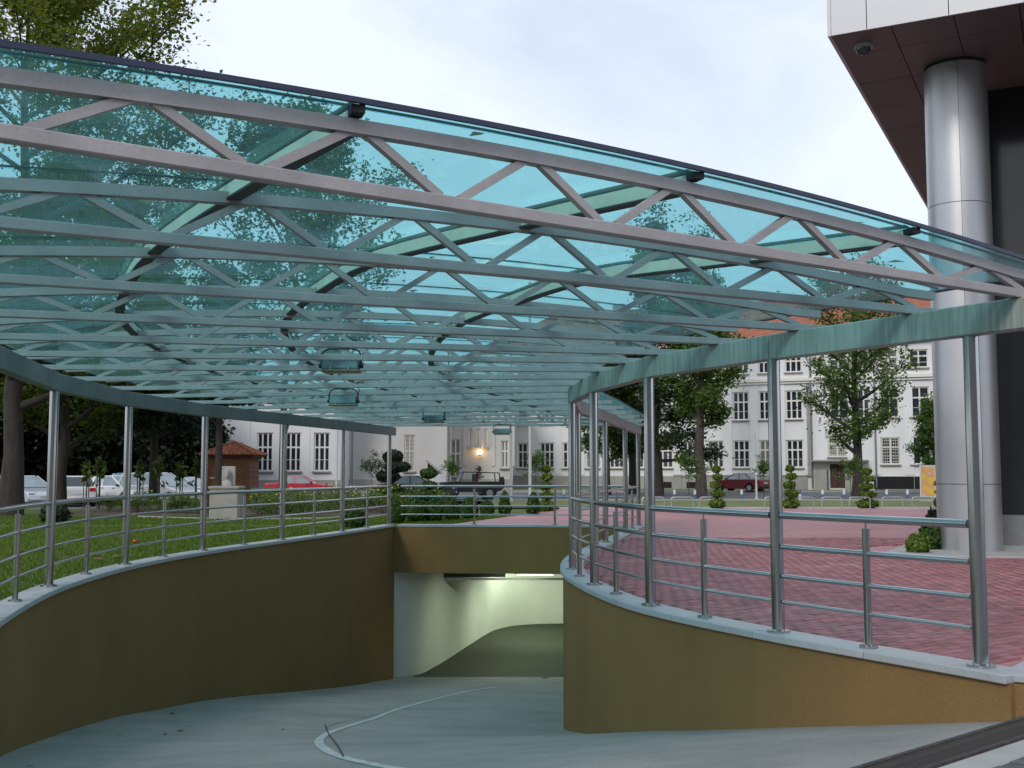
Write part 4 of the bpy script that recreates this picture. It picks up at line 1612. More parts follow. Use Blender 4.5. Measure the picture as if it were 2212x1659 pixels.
# --- left wing with tall windows, low
def plain_block(name, label, pxl, pxr, Y, h, mat, wins, roofh=1.4, depth=10.0, roofmat=None):
    a, b = dp(pxl, 1000, Y).x, dp(pxr, 1000, Y).x
    t = thing(name, label, 'building', (a, Y, -.12))
    w = b - a
    holes = []
    for q in wins:
        holes.append(q[:4])
    holes = [(q[0] - a, q[1] - a, q[2] + .12, q[3] + .12) for q in holes]
    wall_holes(w, h, holes).build('wall', mat, t, True)
    for q, hq in zip(wins, holes):
        window(t, hq[0], hq[1], hq[2], hq[3], *q[4:])
        MB().box(((hq[0] + hq[1]) / 2, -.06, hq[2] - .05), (hq[1] - hq[0] + .2, .32, .10)).build('window_sill', M['sill'], t, True)
    MB().add([(0, .01, 0), (0, depth, 0), (0, depth, h), (0, .01, h), (w, .01, 0), (w, depth, 0), (w, depth, h), (w, .01, h)],
             [(0, 3, 2, 1), (4, 5, 6, 7), (1, 2, 6, 5)]).build('side_walls', mat, t, True)
    MB().box((w / 2, depth / 2 - .1, h + .12), (w + .5, depth + .6, .24)).build('cornice', mat, t, True)
    if roofh:
        rv = [(-.2, -.3, h + .25), (w + .2, -.3, h + .25), (w + .2, depth + .2, h + .25), (-.2, depth + .2, h + .25), (w * .25, depth / 2, h + .25 + roofh), (w * .75, depth / 2, h + .25 + roofh)]
        MB().add(rv, [(0, 1, 5, 4), (1, 2, 5), (2, 3, 4, 5), (3, 0, 4)]).build('roof', roofmat or M['red_roof'], t, True)
    MB().box((w / 2, -.06, .45), (w - .02, .14, .9)).build('plinth', M['plinth'], t, True)
    return t, a, b

def wrect(x0, x1, y0, y1, Y, *rest):
    p, q = dp(x0, y1, Y), dp(x1, y0, Y)
    return (p.x, q.x, p.z, q.z) + rest
YL = 86.0
wl_ = [wrect(c - 18, c + 18, 934.5, 1018, YL, 3, .62, True) for c in (372, 428, 572, 633, 695)]
wl_.append(wrect(456, 490, 938, 1018, YL, 3, .62, True))
lw_, a, b = plain_block('white_wing', 'white rendered wing with three tall windows behind the brick kiosk', 300, 737, YL, 7.6, M['render'], wl_, roofh=0)
for px in (535, 602, 664, 727):
    xc = dp(px, 1000, YL).x - a
    MB().box((xc, -.03, 4.2), (.35, .06, 6.6)).build('pilaster', M['render'], lw_, True)
MB().tube([(b - a - .35, -.12, .2), (b - a - .35, -.12, 7.4)], .06, 8).build('downpipe', M['bollard_white'], lw_, True)
YM = 90.0
wm = [wrect(873, 896, 939, 1018, YM, 2, .55, True, True, True)]
mw_, a, b = plain_block('pale_link_building', 'pale windowless link building with one tall grilled window left of the grey pole', 737, 969, YM, 7.9, M['render_beige'], wm, roofh=0)
# slanting cellar-stair roof against that wall
p0, p1 = dp(923, 994, YM), dp(950, 1016, YM)
xa, za, xb, zb = p0.x - a, p0.z + .12, p1.x - a, p1.z + .12
st_ = MB().add([(xa, -1.3, za), (xb, -1.3, zb), (xb, 0, zb), (xa, 0, za), (xa, -1.3, za - .12), (xb, -1.3, zb - .12), (xb, 0, zb - .12), (xa, 0, za - .12)],
               [(0, 1, 2, 3), (7, 6, 5, 4), (0, 4, 5, 1), (1, 5, 6, 2), (2, 6, 7, 3), (3, 7, 4, 0)]).build('stair_roof', M['plinth'], mw_, True)
MB().box((xa + .06, -.65, za / 2 + .1), (.12, 1.25, za - .35)).build('stair_wall', M['render_beige'], mw_, True)
YE = 95.0
we = [wrect(973, 995, 949, 1030, YE, 2, .62, False, False, True), wrect(1082, 1099, 952, 1011, YE, 2, .62, False, False, True), wrect(1029, 1041, 1008, 1026, YE, 1, 0, False, False, True)]
for c in (1015.5, 1032.5, 1050):
    we.append(wrect(c - 3.6, c + 3.6, 926, 966, YE, 1, 0, False, False, True))
eb_, a, b = plain_block('entrance_block', 'weathered beige block with three slim windows and a lit orange wall lamp', 969, 1108, YE, 8.6, M['render_beige'], we, roofh=0)
for px in (1004, 1066, 1108):
    xc = dp(px, 1000, YE).x - a
    MB().box((xc, -.04, 5.2), (.30, .08, 6.4)).build('pilaster', M['render_beige'], eb_, True)
# lit wall lamp
p = dp(1036, 977, YE)
lm = thing('wall_lamp', 'lit orange globe lamp on the beige entrance block under the slim windows', 'lamp', (p.x, YE, p.z))
GLOW = emit_mat('lamp_glow', (1.0, 0.60, 0.24), 11.0)
bmh = bmesh.new()
bmesh.ops.create_icosphere(bmh, subdivisions=3, radius=.20)
me = bpy.data.meshes.new('globe')
bmh.to_mesh(me)
bmh.free()
link_mesh('globe', me, GLOW, lm, (0, -.42, 0))
MB().tube([(0, 0, -.05), (0, -.25, -.22), (0, -.42, -.25)], .03, 8).build('arm', M['black'], lm, True)
MB().cyl((0, -.42, -.30), .12, .06, 12).build('cup', M['black'], lm, True)
ld = bpy.data.lights.new('wall_lamp_glow', 'POINT')
ld.energy = 4
ld.color = (1, .62, .3)
ld.shadow_soft_size = .25
lo = bpy.data.objects.new('wall_lamp_glow', ld)
lo.location = (0, -.9, 0)
lo.parent = lm
COL.objects.link(lo)
# ------------------------------------------------------------------ foliage
def leaf_cloud(rng, centers, radii, n_each, size, flat=.5, elong=1.6):
    """rhombic leaves scattered round the twig ends"""
    N = len(centers) * n_each
    c = np.repeat(centers, n_each, 0) + rng.normal(0, 1, (N, 3)) * np.repeat(radii, n_each)[:, None] * np.array([1, 1, .8])
    nrm = rng.normal(0, 1, (N, 3))
    nrm[:, 2] = np.abs(nrm[:, 2]) + flat
    nrm /= np.linalg.norm(nrm, axis=1)[:, None]
    a = np.cross(nrm, rng.normal(0, 1, (N, 3)))
    a /= np.linalg.norm(a, axis=1)[:, None] + 1e-9
    b = np.cross(nrm, a)
    s = size * rng.uniform(.6, 1.3, N)[:, None]
    fold = nrm * s * .18
    v = np.stack([c - a * s * elong * .5, c + b * s * .5 - fold, c + a * s * elong * .5, c - b * s * .5 - fold], 1).reshape(-1, 3)
    f = np.arange(4 * N).reshape(-1, 4)
    return v, f

def branch_path(rng, p, d, L, up=.2, n=5, wob=.12):
    pts = [np.array(p, float)]
    d = np.array(d, float)
    for i in range(n):
        d = d + np.array([0, 0, up / n]) + rng.normal(0, wob, 3) / n
        d /= np.linalg.norm(d)
        pts.append(pts[-1] + d * L / n)
    return pts, d

def broadleaf(seed, H, tr, crown_z0, crown_r, leaf, n_leaf, limbs=14, lean=(0, 0), shape='round', clump=.45, trunk_split=None, asym=(0, 0)):
    """trunk with limbs and twigs, leaf clumps at the twig ends; returns (wood MB, leaf verts, leaf faces)"""
    rng = np.random.default_rng(seed)
    wood = MB()
    top = np.array([lean[0] * H, lean[1] * H, H * .93])
    k = 9
    tp = []
    for i in range(k + 1):
        t = i / k
        w = rng.normal(0, .010 * H, 2) * (t * (1 - t) * 3)
        tp.append((top[0] * t + w[0], top[1] * t + w[1], top[2] * t))
    rad = [tr * (1.25 if i == 0 else 1) * (1 - .88 * i / k) for i in range(k + 1)]
    wood.tube(tp, rad, 9)
    tp = np.array(tp)
    cz0 = crown_z0 * H
    tips, trad = [], []
    for q in range(limbs):
        f = (q + .5) / limbs
        z = cz0 * .85 + (H * .9 - cz0 * .85) * f
        base = np.array([np.interp(z, tp[:, 2], tp[:, j]) for j in range(3)])
        az = q * 2.39996 + rng.uniform(-.4, .4)
        if shape == 'round':
            R = crown_r * math.sqrt(max(.08, 1 - (2 * (f * .92 + .04) - .85) ** 2))
        elif shape == 'cone':
            R = crown_r * (1 - f) ** .8 + .25
        else:
            R = crown_r * (.55 + .45 * math.sin(math.pi * min(1, f * 1.1)))
        R *= rng.uniform(.75, 1.15)
        dv = np.array([math.cos(az) + asym[0], math.sin(az) + asym[1], .45 if shape != 'cone' else -.05])
        dv /= np.linalg.norm(dv)
        path, de = branch_path(rng, base, dv, R, .35 if shape != 'cone' else .25, 5)
        r0 = tr * (.38 * (1 - f) + .10)
        wood.tube(path, [r0 * (1 - .8 * i / 5) + .008 for i in range(6)], 6)
        for sidx in range(2, 6):
            for s2 in range(3 if sidx > 2 else 2):
                a2 = rng.normal(0, 1, 3)
                a2[2] = abs(a2[2]) * .5 - .1
                d2 = de * .7 + a2 / np.linalg.norm(a2) * .9
                d2 /= np.linalg.norm(d2)
                L2 = R * rng.uniform(.22, .42)
                p2, _ = branch_path(rng, path[sidx], d2, L2, .1, 3)
                wood.tube(p2, [r0 * .3 + .006, r0 * .2 + .005, .010, .006], 4, False)
                for e in (1, 2, 3):
                    tips.append(p2[e] + rng.normal(0, .1, 3))
                    trad.append(clump * rng.uniform(.6, 1.15))
    for _ in range(int(limbs * .8)):
        tips.append(np.array([top[0], top[1], H * .93]) + rng.normal(0, 1, 3) * np.array([crown_r * .2, crown_r * .2, H * .04]))
        trad.append(clump)
    tips, trad = np.array(tips), np.array(trad)
    ne = max(3, int(n_leaf / len(tips)))
    v, f_ = leaf_cloud(rng, tips, trad, ne, leaf)
    return wood, v, f_

def conifer(seed, H, tr, z0, R, leaf, n_leaf, whorls=16, droop=-.15, lean=(0, 0)):
    rng = np.random.default_rng(seed)
    wood = MB()
    tp = [(lean[0] * H * t, lean[1] * H * t, H * t) for t in np.linspace(0, 1, 8)]
    wood.tube(tp, [tr * (1 - .93 * t) + .01 for t in np.linspace(0, 1, 8)], 8)
    tips, trad = [], []
    for w in range(whorls):
        f = w / (whorls - 1)
        z = z0 * H + (H * .97 - z0 * H) * f
        Rk = R * (1 - f) ** .85 + .18
        for q in range(6):
            az = w * 1.1 + q * math.pi / 3 + rng.uniform(-.3, .3)
            L = Rk * rng.uniform(.7, 1.15)
            p, de = branch_path(rng, (lean[0] * z, lean[1] * z, z), (math.cos(az), math.sin(az), droop), L, .2, 5, .08)
            wood.tube(p, [.035 * (1 - f) + .012] * 2 + [.015] * 2 + [.008] * 2, 4, False)
            for e in range(1, 6):
                for _ in range(2):
                    tips.append(p[e] + rng.normal(0, .12, 3) * np.array([1, 1, .4]))
                    trad.append(.10 + .12 * L / max(R, .1) * (e / 5 + .3))
    tips, trad = np.array(tips), np.array(trad)
    ne = max(3, int(n_leaf / len(tips)))
    v, f_ = leaf_cloud(rng, tips, trad, ne, leaf, .3, 2.6)
    return wood, v, f_

def plant(name, label, cat, loc, parts, group=None, rz=0.0, scale=1.0):
    """parts: (name, mesh, material)"""
    t = thing(name, label, cat, loc, rz, group)
    t.scale = (scale,) * 3
    for nm, me, mt in parts:
        link_mesh(nm, me, mt, t)
    return t

def tree_parts(w, v, f, bark, leaf):
    wm_ = w.mesh('trunk')
    lm_ = np_mesh('crown', v, f)
    return [('trunk', wm_, M[bark]), ('crown', lm_, M[leaf])]

def shrub_arrays(rng, c, r, n, leaf, rough=.07, fuzz=.10):
    """leaf shell on a lumpy ellipsoid with a closed dark-free core below it"""
    d = rng.normal(0, 1, (n, 3))
    d /= np.linalg.norm(d, axis=1)[:, None]
    lump = 1 + rough * np.sin(d[:, 0] * 7 + c[0] * 3) * np.cos(d[:, 1] * 6 + c[2] * 5) + rng.normal(0, fuzz, n)
    pos = np.array(c) + d * np.array(r) * lump[:, None]
    nrm = d + rng.normal(0, .55, (n, 3))
    nrm /= np.linalg.norm(nrm, axis=1)[:, None]
    a = np.cross(nrm, rng.normal(0, 1, (n, 3)))
    a /= np.linalg.norm(a, axis=1)[:, None] + 1e-9
    b = np.cross(nrm, a)
    s = leaf * rng.uniform(.6, 1.3, n)[:, None]
    v = np.stack([pos - a * s * .8, pos + b * s * .5, pos + a * s * .8, pos - b * s * .5], 1).reshape(-1, 3)
    # core
    U, Vn = 12, 7
    cv, cf = [], []
    for j in range(Vn + 1):
        ph = math.pi * j / Vn
        for i in range(U):
            th_ = 2 * math.pi * i / U
            cv.append((c[0] + r[0] * .84 * math.sin(ph) * math.cos(th_), c[1] + r[1] * .84 * math.sin(ph) * math.sin(th_), c[2] + r[2] * .84 * math.cos(ph)))
    for j in range(Vn):
        for i in range(U):
            cf.append((j * U + i, j * U + (i + 1) % U, (j + 1) * U + (i + 1) % U, (j + 1) * U + i))
    cv = np.array(cv)
    allv = np.concatenate([v, cv])
    allf = np.concatenate([np.arange(4 * n).reshape(-1, 4), np.array(cf) + 4 * n])
    return allv, allf

def merge(parts):
    vs, fs, k = [], [], 0
    for v, f in parts:
        vs.append(v)
        fs.append(f + k)
        k += len(v)
    return np.concatenate(vs), np.concatenate(fs)

GZ0 = -.06
# --- big broadleaf trees on the left lawn
TT = 'broadleaf trees along the left lawn'
w, v, f = broadleaf(11, 19.5, .36, .20, 6.6, .105, 56000, 30, clump=.33, asym=(.30, -.1))
p = gp(22, 1113, GZ0)
plant('maple_tree', 'tall olive-green maple at the far left, trunk at the left picture edge', 'tree', p, tree_parts(w, v, f, 'bark_dark', 'leaf_maple'), TT)
w, v, f = broadleaf(12, 14.0, .25, .17, 4.0, .13, 26000, 24, clump=.40)
p = gp(127, 1100, GZ0)
plant('maple_tree', 'dark trunked maple standing behind the nearest left canopy post', 'tree', p, tree_parts(w, v, f, 'bark_dark', 'leaf_lime'), TT, 1.0)
w, v, f = broadleaf(14, 17.0, .17, .36, 4.4, .125, 25000, 24, clump=.30, asym=(.25, 0))
p = gp(612, 1098, GZ0)
plane = plant('plane_tree', 'slim plane tree with forked olive-brown trunk in front of the white wing', 'tree', p, tree_parts(w, v, f, 'bark_olive', 'leaf_green'), TT, .4)
fk = MB().tube([(0, 0, 3.0), (.35, 0, 4.2), (.55, .1, 5.6), (1.0, .2, 8.0)], [.10, .085, .07, .04], 8).build('fork', M['bark_olive'], plane, True)
# --- pines with bare trunks
w, v, f = conifer(21, 12.0, .20, .30, 2.2, .11, 20000, 15, -.25)
p = gp(330, 1092, GZ0)
plant('pine_tree', 'dark pine with a bare straight trunk behind the second left post', 'tree', p, tree_parts(w, v, f, 'bark_dark', 'leaf_conifer'), 'pines along the left lawn')
w, v, f = conifer(22, 8.8, .15, .46, 1.5, .11, 9000, 10, -.2)
p = gp(470, 1108, GZ0)
plant('pine_tree', 'slim dark pine with its trunk in front of the brick kiosk roof', 'tree', p, tree_parts(w, v, f, 'bark_dark', 'leaf_conifer'), 'pines along the left lawn')
# --- dark thicket behind the parked cars
thick = []
for s in (31, 32, 33):
    w, v, f = broadleaf(s, 11.5, .22, .06, 4.2, .34, 17000, 26, shape='round', clump=.8)
    thick.append(tree_parts(w, v, f, 'bark_dark', 'leaf_dark'))
for k, (px, Y, sc) in enumerate([(-40, 74, 1.05), (45, 72, 1.0), (120, 76, 1.0), (190, 73, .9), (255, 77, .95), (320, 74, .9), (385, 72, .62), (435, 73, .42), (-110, 70, 1.2), (85, 80, 1.1), (220, 82, .95)]):
    q = dp(px, 1080, Y)
    plant('dark_evergreen', f'dense dark evergreen behind the parked cars, {ORD[[8, 0, 1, 9, 2, 3, 10, 4, 5, 6, 7].index(k)]} from the left', 'tree', (q.x, Y, -.3), thick[k % 3], 'dark evergreens behind the parked cars', k * 1.3, sc)
# --- trees on the right, in front of the long building
w, v, f = broadleaf(41, 19.0, .26, .12, 2.9, .15, 24000, 30, clump=.36, shape='cone', lean=(-.012, 0))
p = dp(1424, 1060, 70)
sp = plant('spruce_tree', 'tall dark spruce with a leaning trunk base left of the forked tree', 'tree', (p.x, 70, -.1), tree_parts(w, v, f, 'bark_dark', 'leaf_mid'), 'trees along the far road')
w, v, f = broadleaf(42, 13.5, .33, .34, 2.5, .15, 20000, 20, clump=.34, asym=(.05, 0))
p = dp(1514, 1060, 66)
plant('linden_tree', 'bushy green tree with a thick straight trunk left of the dark red car', 'tree', (p.x, 66, -.1), tree_parts(w, v, f, 'bark', 'leaf_green'), 'trees along the far road')
w, v, f = broadleaf(43, 14.6, .32, .19, 3.6, .14, 15000, 24, clump=.30, shape='column')
p = dp(1853, 1055, 68)
plant('locust_tree', 'loose spreading tree with twin stems in front of the brown door', 'tree', (p.x, 68, -.1), tree_parts(w, v, f, 'bark_dark', 'leaf_green'), 'trees along the far road', 2.0)
w, v, f = broadleaf(44, 9.5, .26, .24, 2.1, .15, 13000, 16, clump=.36)
lt = tree_parts(w, v, f, 'bark_dark', 'leaf_green')
for k, (px, Y, sc, lab) in enumerate([(1310, 72, 1.0, 'green street tree seen between the far right canopy posts'), (1368, 76, 1.15, 'darker street tree directly left of the tall spruce'),
                                      (2022, 78, .72, 'grey-green tree touching the left edge of the steel column')]):
    q = dp(px, 1060, Y)
    plant('street_tree', lab, 'tree', (q.x, Y, -.1), lt if k < 2 else [lt[0], ('crown', lt[1][1].copy(), None)], 'trees along the far road', k * 2.1, sc)
for o in COL.objects:
    if o.type == 'MESH' and o.name.startswith('crown') and len(o.data.materials) == 0:
        o.data.materials.append(M['leaf_pale'])
# the far-off birch top behind the spruce
w, v, f = broadleaf(46, 21.0, .25, .45, 2.0, .16, 9000, 16, clump=.36, shape='column')
q = dp(1500, 1050, 88)
plant('birch_tree', 'tall thin-leaved tree rising behind the spruce and the linden', 'tree', (q.x, 84.6, -.1), tree_parts(w, v, f, 'bark', 'leaf_pale'), 'trees along the far road', .7)

# --- young staked trees with lollipop crowns
def young(seed, H, cr, leaf='leaf_pale', n=900):
    rng = np.random.default_rng(seed)
    w = MB().tube([(0, 0, 0), (.02, 0, H * .5), (0, .02, H * .9)], [.03, .025, .012], 6)
    tips = np.array([[0, 0, H * .74]]) + rng.normal(0, 1, (26, 3)) * np.array([cr * .45, cr * .45, H * .11])
    for t_ in tips[:14]:
        w.tube([(0, 0, H * .58), tuple(t_ * np.array([.5, .5, 1]) - np.array([0, 0, .1])), tuple(t_)], [.012, .008, .004], 4, False)
    v, f = leaf_cloud(rng, tips, np.full(26, cr * .24), int(n / 26), .12)
    return [('trunk', w.mesh('trunk'), M['bark']), ('crown', np_mesh('crown', v, f), M[leaf])]
ya, yb, yc = young(51, 4.0, .95), young(52, 3.6, .75, 'leaf_green'), young(53, 3.9, .85, 'leaf_green', 1300)
for px, yt, Y, pr, lab in [(803, 975, 62, ya, 'young tree with a pale green crown left of the cloud-pruned pine'), (977, 980, 66, yb, 'slim young tree beside the dark grey pole'),
                           (1158, 972, 64, yc, 'young round-headed tree behind the right white flagpole'), (1488, 976, 62, yc, 'young round-headed tree left of the thick trunk'),
                           (1650, 978, 60, yb, 'young round-headed tree behind the second near right post'), (1838, 985, 63, yc, 'young round-headed tree by the brown door')]:
    q = dp(px, 1060, Y)
    top = dp(px, yt, Y).z + .12
    plant('young_tree', lab, 'tree', (q.x, Y, -.12), pr, 'young trees along the road', px * .1, top / 4.0)
# staked saplings in the rose bed on the left
sa = young(54, 1.9, .20, 'leaf_green', 150)
for k, px in enumerate([186, 214, 302, 342, 388, 424]):
    Y = 43 + (k % 3)
    q = dp(px, 1060, Y)
    t = plant('staked_sapling', f'thin staked sapling in front of the parked cars, {ORD[k]} from the left', 'sapling', (q.x, Y, GZ0), sa, 'staked saplings by the parking lot', k * 1.7, 1.0 + .1 * (k % 2))
    MB().tube([(.10, 0, 0), (.10, 0, 1.9)], .022, 6).build('stake', M['stake'], t, True)
    MB().tube([(-.12, .05, 0), (-.12, .05, 1.75)], .018, 6).build('stake', M['stake'], t, True)
# red-leaved sapling beside the jeep
rs_ = young(55, 3.0, .22, 'leaf_red', 110)
q = dp(1032, 1060, 58)
plant('red_sapling', 'thin reddish-leaved sapling in front of the olive jeep', 'sapling', (q.x, 58, -.1), rs_, None, 0, .62)

# --- clipped shrubs
def topiary(name, label, loc, discs, leaf, mat, group, stem=.04, seed=1):
    rng = np.random.default_rng(seed)
    parts = [shrub_arrays(rng, (dx, 0, z), (r, r, h), int(800 * r / .4), leaf, .14, .09 if leaf > .1 else .06) for (z, r, h, dx) in discs]
    v, f = merge(parts)
    top = max(d[0] for d in discs)
    w = MB().tube([(0, 0, 0), (.03, .02, top * .5), (0, 0, top)], [stem, stem * .8, stem * .5], 6)
    return plant(name, label, 'topiary', loc, [('foliage', np_mesh('foliage', v, f), M[mat]), ('stem', w.mesh('stem'), M['bark'])], group)
TG = 'tiered topiaries along the far plaza edge'
def tiers(h, rb):
    return [(h * .10, rb * 1.0, h * .10, 0), (h * .335, rb * .78, h * .068, .04), (h * .535, rb * .68, h * .060, -.04), (h * .725, rb * .58, h * .056, .04), (h * .905, rb * .48, h * .062, 0)]
for px, yb_, yt, rb, lab, sd in [(1180, 1104, 1003, 24, 'tiered topiary with a broad base at the corner of the far lawn', 1), (1549, 1098, 1005, 22, 'tiered topiary in front of the dark red car', 2),
                                 (1708, 1098, 1003, 23, 'tiered topiary right of the second near right post', 3), (1874, 1097, 1010, 28, 'tiered topiary in front of the loose twin-stemmed tree', 4),
                                 (2034, 1096, 1000, 20, 'tiered topiary at the left edge of the steel column', 5)]:
    p = gp(px, yb_, -.06)
    h = (dp(px, yt, p.y).z + .06)
    topiary('tiered_topiary', lab, p, tiers(h, rb / FPX * p.y * .70), .105, 'leaf_fresh', TG, seed=sd)
# cloud-pruned pine and its small neighbour behind the far railing
p = gp(845, 1098, GZ0)
topiary('cloud_pruned_pine', 'dark cloud-pruned pine behind the left end of the far railing', p, [(.45, .62, .20, .35), (.75, .55, .18, -.1), (1.25, .45, .22, -.15), (1.65, .48, .20, .25), (2.05, .38, .24, .05)], .08, 'leaf_conifer', None, .06, 8)
p = gp(925, 1102, GZ0)
topiary('cloud_pruned_pine', 'small two-tuft clipped pine right of the big cloud-pruned pine', p, [(.55, .30, .16, 0), (.95, .26, .12, .05), (1.38, .30, .18, 0)], .08, 'leaf_box', None, .05, 9)
# rounded box bushes
BG = 'clipped box bushes behind the far railing'
bx = [(858, 1131, 40, 46), (898, 1128, 42, 46), (937, 1127, 42, 46), (976, 1124, 38, 42), (1014, 1121, 40, 44), (1052, 1113, 32, 30), (766, 1141, 46, 40)]
for k, (px, yb_, wpx, hpx) in enumerate(bx):
    p = gp(px, yb_, GZ0)
    r = wpx / FPX * p.y / 2 * .88
    hh = hpx / FPX * p.y
    rng = np.random.default_rng(60 + k)
    v, f = merge([shrub_arrays(rng, (0, 0, hh * .45), (r, r * .95, hh * .56), 2600, .06, .04, .045)])
    lab = f'rounded box bush behind the far railing, {ORD[k]} from the left' if k < 6 else 'low rounded box bush in front of the roses left of the far corner post'
    plant('box_bush', lab, 'bush', p, [('foliage', np_mesh('foliage', v, f), M['leaf_box'])], BG)
for k, (px, yb_, yt, wpx) in enumerate([(1090, 1112, 1062, 13), (1152, 1111, 1064, 14)]):
    p = gp(px, yb_, GZ0)
    h = dp(px, yt, p.y).z + .06
    r = wpx / FPX * p.y
    rng = np.random.default_rng(80 + k)
    v, f = merge([shrub_arrays(rng, (0, 0, h * .3), (r, r, h * .32), 700, .06), shrub_arrays(rng, (0, 0, h * .62), (r * .72, r * .72, h * .28), 500, .06), shrub_arrays(rng, (0, 0, h * .87), (r * .35, r * .35, h * .15), 200, .05)])
    plant('cone_bush', ['small cone-shaped conifer left of the far flagpoles', 'small cone-shaped conifer at the foot of the right flagpole'][k], 'bush', p, [('foliage', np_mesh('foliage', v, f), M['leaf_box'])], 'cone bushes')
# shrubs by the column and one on the left lawn
for px, yb_, yt, wpx, lab, mt in [(1982, 1197, 1157, 34, 'round bright green shrub nearest the camera by the steel column', 'leaf_fresh'), (2012, 1190, 1128, 36, 'dark green shrub touching the steel column', 'leaf_box'),
                                  (2017, 1150, 1104, 22, 'small dark upright shrub behind the others by the steel column', 'leaf_dark'), (118, 1128, 1095, 46, 'low brownish-green bush on the left lawn behind the nearest left post', 'leaf_conifer')]:
    p = gp(px, yb_, -.04)
    h = dp(px, yt, p.y).z + .04
    r = wpx / FPX * p.y * .62
    rng = np.random.default_rng(int(px))
    v, f = shrub_arrays(rng, (0, 0, h * .48), (r, r, h * .53), 1500, .05, .12)
    plant('garden_shrub', lab, 'bush', p, [('foliage', np_mesh('foliage', v, f), M[mt])], None)

# --- rose bushes
def rose(seed, w, h, col, nfl):
    rng = np.random.default_rng(seed)
    tips = rng.uniform(-1, 1, (34, 3)) * np.array([w / 2, w / 2, h * .38]) + np.array([0, 0, h * .55])
    v, f = leaf_cloud(rng, tips, np.full(34, .10), 26, .055)
    st = MB()
    for t_ in tips[:18]:
        st.tube([(t_[0] * .2, t_[1] * .2, 0), (t_[0] * .6, t_[1] * .6, t_[2] * .6), tuple(t_)], [.008, .006, .004], 4, False)
    out = [('foliage', np_mesh('foliage', v, f), M['leaf_green']), ('stems', st.mesh('stems'), M['stake'])]
    for _ in range(nfl):
        c = (rng.uniform(-w / 2, w / 2), rng.uniform(-w / 2, w / 2), h * rng.uniform(.75, 1.08))
        r = rng.uniform(.030, .055)
        out.append(('flower', MB().lathe([(.002, -r * .7), (r * .8, -r * .2), (r, r * .25), (r * .6, r * .55), (.002, r * .4)], 7, c).mesh('flower'), M[col]))
    return out
rv1, rv2, rv3, rv4 = rose(71, 1.0, .85, 'yellow', 5), rose(72, 1.1, .95, 'yellow', 9), rose(73, .9, .75, 'pink', 4), rose(74, 1.0, .8, 'yellow', 2)
rb = [(235, 1104, rv4), (262, 1106, rv4), (300, 1106, rv1), (340, 1107, rv1), (372, 1108, rv4), (404, 1108, rv1), (432, 1110, rv1), (560, 1112, rv1), (585, 1108, rv4), (598, 1116, rv1), (640, 1108, rv3), (655, 1116, rv1), (690, 1110, rv1),
      (715, 1104, rv2), (745, 1106, rv2), (775, 1108, rv2), (800, 1104, rv2), (822, 1108, rv2), (870, 1100, rv4), (895, 1098, rv2), (925, 1098, rv2), (955, 1099, rv1)]
for k, (px, yb_, pr) in enumerate(rb):
    p = gp(px, yb_, GZ0)
    col_ = 'pink' if pr is rv3 else 'yellow'
    num = ORD[k] if k < 20 else ['twenty-first', 'twenty-second'][k - 20]
    plant('rose_bush', f'{col_} flowering rose bush in the garden bed, {num} from the left', 'rose bush', p, pr, 'rose bushes in the garden bed', k * 1.1, (.72 if k < 7 else .9) + .12 * ((k * 7) % 3 - 1))
# soil bed under the roses and its stone edging
bed = [gp(120, 1114, GZ0), gp(440, 1119, GZ0), gp(740, 1117, GZ0), gp(960, 1108, GZ0), gp(980, 1096, GZ0), gp(700, 1098, GZ0), gp(200, 1098, GZ0)]
sheet('flower_bed_soil', [(p.x, p.y) for p in bed], GZ0 + .004, M['soil'])
eb = thing('bed_edging', 'pale stone edging between the left lawn and the rose bed', 'edging', gp(560, 1120, GZ0))
ep = [gp(x, y, GZ0 + .02) for x, y in ((300, 1117), (430, 1121), (560, 1122), (700, 1121), (742, 1118))]
for a, b in zip(ep[:-1], ep[1:]):
    n = 6
    for i in range(n):
        q0, q1 = a.lerp(b, i / n + .005), a.lerp(b, (i + 1) / n - .005)
        MB().bar(q0, q1, .14, .08).build('edging_stone', M['stone'], eb, bevel=.01, seg=1)

# --- grass blades on the lawn beside the ramp
rng = np.random.default_rng(5)
N = 90000
yy = rng.uniform(9.5, 36, N * 2) ** 1.0
xx = rng.uniform(-18, 1.5, N * 2)
lx = np.interp(yy, LL.p[:, 1], LL.p[:, 0])
keep = ((xx < lx - .22) & (yy < 29.4)) | ((yy > 30.3) & (xx < -1.8 + (yy - 30.4) * .3))
keep &= xx / yy > -.55
xx, yy = xx[keep][:N], yy[keep][:N]
n = len(xx)
hh = rng.uniform(.025, .07, n)
az = rng.uniform(0, 2 * math.pi, n)
wd = .010 + yy * .00035
dx, dy = np.cos(az) * wd, np.sin(az) * wd
tx_, ty_ = rng.normal(0, .02, n), rng.normal(0, .02, n)
v = np.stack([np.stack([xx - dx, yy - dy, np.full(n, GZ0)], 1), np.stack([xx + dx, yy + dy, np.full(n, GZ0)], 1), np.stack([xx + tx_, yy + ty_, GZ0 + hh], 1)], 1).reshape(-1, 3)
g = link_mesh('grass', np_mesh('grass', v, np.arange(3 * n).reshape(-1, 3)), M['grass'])
tag(g, 'short green grass of the lawn beside the ramp', 'grass', kind='stuff')
